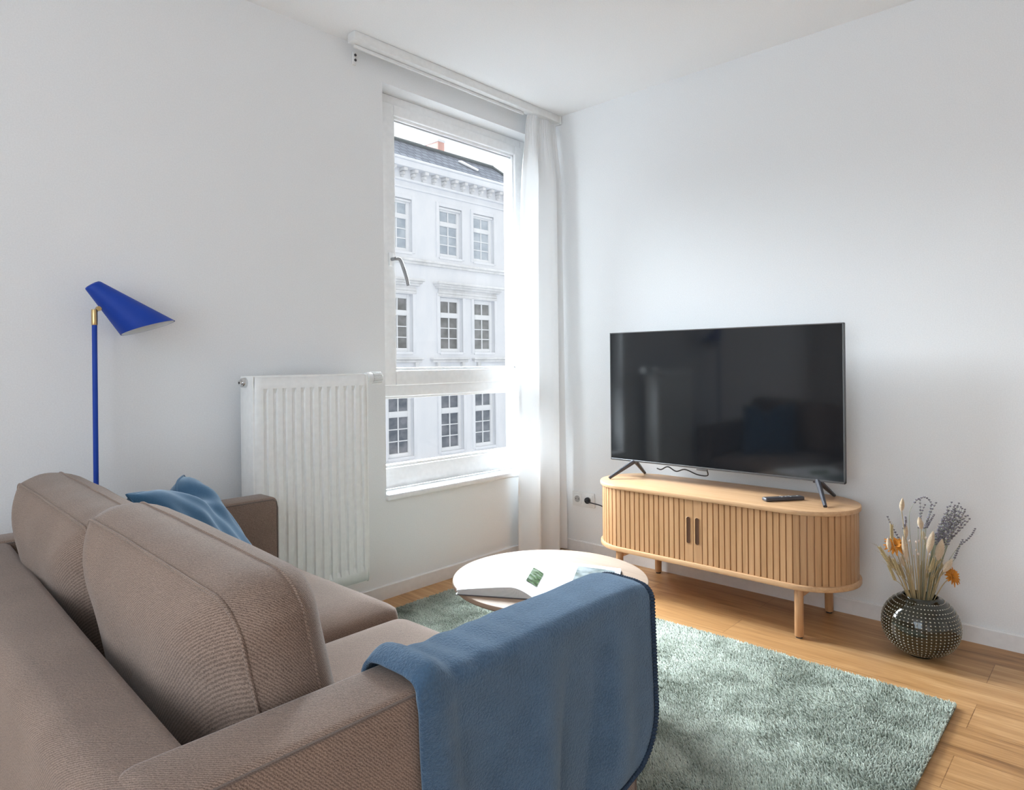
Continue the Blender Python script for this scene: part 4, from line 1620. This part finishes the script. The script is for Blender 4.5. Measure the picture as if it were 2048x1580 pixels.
# orange flowers
def dry_flower(px, py, dep, rad, face, lab, tone):
    a = at_px(px, py, dep)
    c = VC + RT * a[0] + FT * a[1] + Vector((0, 0, a[2]))
    t = thing('dried_flower', (VX, VY, .03), lab, 'dried flower')
    face = Vector(face).normalized()
    e1 = face.orthogonal().normalized()
    e2 = face.cross(e1)
    g = G()
    rr = random.Random(int(px))
    for layer in range(4):
        n = 15
        for k in range(n):
            an = 2 * PI * k / n + layer * .31 + rr.uniform(-.1, .1)
            d = e1 * cos(an) + e2 * sin(an)
            up_ = .15 + .32 * layer
            ln = rad * (1.05 - .17 * layer) * rr.uniform(.8, 1.12)
            sd = d.cross(face) * (rad * .15)
            p0 = c + d * (rad * .12) + face * (.001 * layer)
            p1 = p0 + (d * (1 - .25 * up_) + face * up_).normalized() * (ln * .55)
            p2 = p0 + (d * (1 - .45 * up_) + face * (up_ * .55 - .12)).normalized() * ln
            th = face * .0006
            v = [p0 - sd * .4, p0 + sd * .4, p1 + sd, p1 - sd, p2 + sd * .35, p2 - sd * .35]
            v = v + [q + th for q in v]
            f = [(0, 1, 2, 3), (3, 2, 4, 5), (6, 9, 8, 7), (9, 11, 10, 8), (0, 3, 9, 6), (3, 5, 11, 9), (1, 7, 8, 2), (2, 8, 10, 4), (5, 4, 10, 11)]
            g.add((v, f))
    obj('petals', g.geo(), tone, t, smooth=30)
    obj('bud', ellipsoid(c - face * .004, face, .020, .0085, 12, 8), M['brown'], t, smooth=60)
    obj('stem', tube(smooth_path(stalk(a[0], a[1], a[2] - .004), 6), .0016, 6), M['stem'], t)
dry_flower(1790, 1092, .0, .036, (-.55, -.30, .78), 'darker orange dried flower high on the bouquet left', M['orange'])
dry_flower(1903, 1152, -.04, .033, (-.3, -.75, .45), 'bright orange dried flower low on the bouquet right', M['orange'])
# seed pod twigs
PODS = [(1819, 1082), (1832, 1084), (1838, 1082), (1833, 1100), (1836, 1108), (1852, 1076), (1851, 1088), (1860, 1110)]
for i, (px, py) in enumerate(PODS):
    dep = -.02 + .01 * (i % 4)
    a = at_px(px, py, dep)
    c = VC + RT * a[0] + FT * a[1] + Vector((0, 0, a[2]))
    t = thing('seed_pod_twig', (VX, VY, .03), 'thin twig with a pinkish white seed pod in the bouquet middle', 'dried flower', 'pink seed pods in the bouquet middle')
    obj('seed_pod', ellipsoid(c, (0, 0, 1), .013, .0042, 8, 6), M['seedpod'], t, smooth=60)
    obj('stem', tube(smooth_path(stalk(a[0], a[1], a[2] - .005), 6), .0009, 5), M['stem'], t)
# bare straws
for i in range(40):
    px, py = 1800 + i * 2.4 + rnd.uniform(-5, 5), 1110 + rnd.uniform(-12, 40)
    dep = rnd.uniform(-.05, .05)
    a = at_px(px, py, dep)
    o = obj('dry_straw', tube(smooth_path(stalk(a[0], a[1], a[2]), 6), .0012, 5), M['stem'], origin=(VX, VY, .03))
    tag(o, 'thin bare straw standing among the dried flowers in the vase', 'dried flower', 'bare straws in the vase')

# ------------------------------------------------------------------ across the street
FY = 17.0
street = struct(obj('street', box(-30, 70, 1.0, 60, -8.2, -8.0), M['asphalt'], smooth=0))
house = thing('apartment_house', (12, FY, -8), 'white stucco town house with a slate roof across the street', 'building')
FX0, FX1 = 2.0, 18.13
COLS = [(11.55, 12.42), (14.07, 14.95), (15.90, 16.76)]
COLS = [(8.9, 9.78)] + COLS
ROWS = [(5.42, 7.06), (1.72, 3.55), (-2.14, -.13), (-6.0, -4.0)]
def facade_wall():
    """front wall with real window openings"""
    xs = sorted({FX0, FX1, *[c for p in COLS for c in (p[0] - .16, p[1] + .16)]})
    zs = sorted({-8.0, 8.0, *[c for p in ROWS for c in (p[0] - .14, p[1] + .16)]})
    g = G()
    for a, b in zip(xs, xs[1:]):
        for c, d in zip(zs, zs[1:]):
            mx_, mz_ = (a + b) / 2, (c + d) / 2
            if any(p[0] - .16 < mx_ < p[1] + .16 for p in COLS) and any(p[0] - .14 < mz_ < p[1] + .16 for p in ROWS):
                continue
            g.add(box(a, b, FY, FY + .35, c, d))
    g.add(box(FX1 - .35, FX1, FY + .35, FY + 9, -8, 8.0))
    g.add(box(FX0, FX1, FY + 8.7, FY + 9, -8, 8.0))
    return g.geo()
obj('wall', facade_wall(), M['plaster'], house, smooth=0)
g = G()
g.add(box(FX0, FX1 + .30, FY - .42, FY + .1, 8.28, 8.52, .03)).add(box(FX0, FX1 + .36, FY - .50, FY + .1, 8.50, 8.60, .03))
g.add(box(FX0, FX1 + .10, FY - .12, FY + .05, 7.86, 7.95, .02)).add(box(FX0, FX1 + .06, FY - .06, FY + .05, 7.95, 8.30))
g.add(box(FX0, FX1 + .06, FY - .07, FY + .05, 7.60, 7.68, .02))
corn = obj('cornice', g.geo(), M['plaster'], house)
n = 0
x = 9.0
while x < FX1 + .1:
    gg = G().add(box(x, x + .17, FY - .36, FY, 8.16, 8.28, .02)).add(box(x + .01, x + .16, FY - .26, FY, 8.02, 8.16, .05)).add(box(x + .03, x + .14, FY - .16, FY, 7.95, 8.03, .03))
    obj('corbel', gg.geo(), M['stucco'], corn)
    x += .50
g = G()
g.add(box(FX0, FX1 + .16, FY - .20, FY + .05, 4.93, 5.03, .03)).add(box(FX0, FX1 + .10, FY - .12, FY + .05, 4.84, 4.94, .02))
obj('string_course', g.geo(), M['stucco'], house)
g = G()
for a, b in ((8.2, 10.4), (10.9, 13.0), (13.42, 15.36), (15.60, FX1 + .12)):
    g.add(box(a, b, FY - .20, FY + .05, 1.28, 1.36, .03)).add(box(a + .06, b - .05, FY - .13, FY + .05, 1.18, 1.28, .02))
    for q in (a + .28, b - .36):
        g.add(box(q, q + .16, FY - .12, FY + .03, .86, 1.20, .04))
for a, b in ((8.4, 10.2), (11.2, 12.9), (13.6, 17.2)):
    g.add(box(a, b, FY - .18, FY + .05, -2.68, -2.58, .03)).add(box(a + .1, b - .1, FY - .10, FY + .05, -2.58, -2.44, .02))
obj('sill_ledge', g.geo(), M['stucco'], house)
g = G()
for a, b in ((8.4, 10.3), (11.05, 12.95), (13.6, 17.25)):
    for z, d, e in ((4.18, .34, 0), (4.10, .28, .07), (4.02, .20, .12), (3.84, .10, .22), (3.74, .08, .20)):
        g.add(box(a + e, b - e, FY - d, FY + .03, z, z + .09, .02))
    g.add(box(a + .25, b - .25, FY - .06, FY + .03, 3.72, 4.10))
obj('window_hood', g.geo(), M['stucco'], house)
# window surrounds, frames and panes
for ri, (z0_, z1_) in enumerate(ROWS):
    for ci, (x0_, x1_) in enumerate(COLS):
        g, sg = G(), G()
        yb = FY + .16
        ft = .075
        X0, X1 = x0_ - .16, x1_ + .16
        Z0_, Z1_ = z0_ - .14, z1_ + .16
        # surround proud of the wall
        for q in ((X0 - .14, X0, Z0_ - .05, Z1_ + .14), (X1, X1 + .14, Z0_ - .05, Z1_ + .14), (X0, X1, Z1_, Z1_ + .14), (X0, X1, Z0_ - .10, Z0_)):
            sg.add(box(q[0], q[1], FY - .05, FY + .02, q[2], q[3], .012))
        # outer frame
        for q in ((X0, x0_, Z0_, Z1_), (x1_, X1, Z0_, Z1_), (x0_, x1_, z1_, Z1_), (x0_, x1_, Z0_, z0_)):
            g.add(box(q[0], q[1], yb - .05, yb + .05, q[2], q[3], .015))
        zt = z0_ + (z1_ - z0_) * .655
        zu = z0_ + (z1_ - z0_) * .765
        g.add(box(x0_, x1_, yb - .06, yb + .04, zt, zu, .015))
        xm = (x0_ + x1_) / 2
        g.add(box(xm - .022, xm + .022, yb - .03, yb + .03, z0_, z1_))
        for k in (1, 2):
            zz = z0_ + (zt - z0_) * k / 3
            g.add(box(x0_, x1_, yb - .025, yb + .025, zz - .018, zz + .018))
        if ri == 0:
            g.add(box(X0, X1, FY + .02, FY + .16, z1_ + .06, Z1_ - .01, .02))
        f = obj('window', g.geo(), M['far_pvc'], house)
        obj('surround', sg.geo(), M['plaster'], f)
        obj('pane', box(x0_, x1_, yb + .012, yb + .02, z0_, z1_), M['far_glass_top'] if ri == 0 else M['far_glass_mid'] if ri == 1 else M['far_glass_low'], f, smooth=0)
# hipped roof
ez, rz, ry, by = 8.60, 9.61, FY + .7, FY + 9
xe = FX1 + .28
roof_v = [(FX0, FY - .45, ez), (xe, FY - .45, ez), (17.63, ry, rz), (FX0, ry, rz), (xe, by, ez), (FX0, by, ez), (17.63, by - 1.1, rz), (FX0, by - 1.1, rz)]
rf = obj('roof', (roof_v, [(0, 1, 2, 3), (1, 4, 6, 2), (3, 2, 6, 7), (7, 6, 4, 5), (0, 3, 7, 5), (0, 5, 4, 1)]), M['slate'], house, smooth=0)
obj('ridge_flashing', G().add(tube([(FX0, ry, rz), roof_v[2]], .09, 8)).add(tube([roof_v[2], roof_v[1]], .07, 8)).geo(), M['lead'], rf, label='pale metal ridge flashing')
def on_roof(x, t, lift=.05):
    a, b = Vector((x, FY - .45, ez)), Vector((x, ry, rz))
    return a.lerp(b, t) + Vector((0, -.5 * lift, lift))
sk = [on_roof(15.25, .66), on_roof(16.00, .38), on_roof(16.12, .42), on_roof(15.50, .72)]
obj('skylight', (sk + [p - Vector((0, -.03, .06)) for p in sk], [(0, 1, 2, 3), (4, 7, 6, 5), (0, 4, 5, 1), (1, 5, 6, 2), (2, 6, 7, 3), (3, 7, 4, 0)]), M['plaster'], rf, smooth=0)
ch = obj('chimney', box(14.80, 15.14, FY + 1.0, FY + 1.9, rz - .4, 10.18, .01), M['brick'], house)
obj('chimney_cap', box(14.77, 15.17, FY + .97, FY + 1.93, 10.16, 10.26, .02), M['stucco'], ch)
obj('downpipe', cyl((FX1 - .10, FY - .08, -8), (FX1 - .10, FY - .08, 8.2), .05, n=12), M['lead'], house)

# neighbour behind the corner, and a bare street tree
nb = thing('neighbour_house', (36, 34, -8), 'dark grey green house just past the corner of the white house', 'building')
obj('wall', box(30.5, 46, 32, 39, -8, 5.2), M['far_wall'], nb, smooth=0)
obj('roof', box(30.2, 46.3, 31.6, 39.3, 5.2, 5.5), M['lead'], nb)
for k in range(4):
    for q in range(2):
        obj('window', box(33.2 + 2.3 * q, 34.6 + 2.3 * q, 31.92, 32.03, -6.4 + 3.1 * k, -4.6 + 3.1 * k), M['far_glass_mid'], nb, smooth=0)
obj('awning', box(31, 38, 31.4, 32.0, -3.15, -2.85), M['awning'], nb, label='thin red awning edge')
tree = thing('bare_tree', (27.2, 25, -8), 'bare winter tree showing past the right edge of the white house', 'tree')
g = G()
trunk = G()
def grow(p, d, ln, r, lv):
    q = p + d * ln
    (trunk if lv > 3 else g).add(tube([p, p.lerp(q, .5) + Vector((rnd.uniform(-.05, .05), rnd.uniform(-.05, .05), 0)) * ln, q], r, 6, r_end=r * .7))
    if lv == 0:
        return
    for k in range(2 if lv < 4 else 3):
        nd = (d + Vector((rnd.uniform(-.75, .75), rnd.uniform(-.75, .75), rnd.uniform(-.1, .5)))).normalized()
        grow(q, nd, ln * rnd.uniform(.62, .82), r * .62, lv - 1)
grow(Vector((27.2, 25, -8)), Vector((0.02, 0, 1)), 4.2, .20, 6)
obj('trunk', trunk.geo(), M['bark'], tree)
obj('branches', g.geo(), M['bark'], tree)
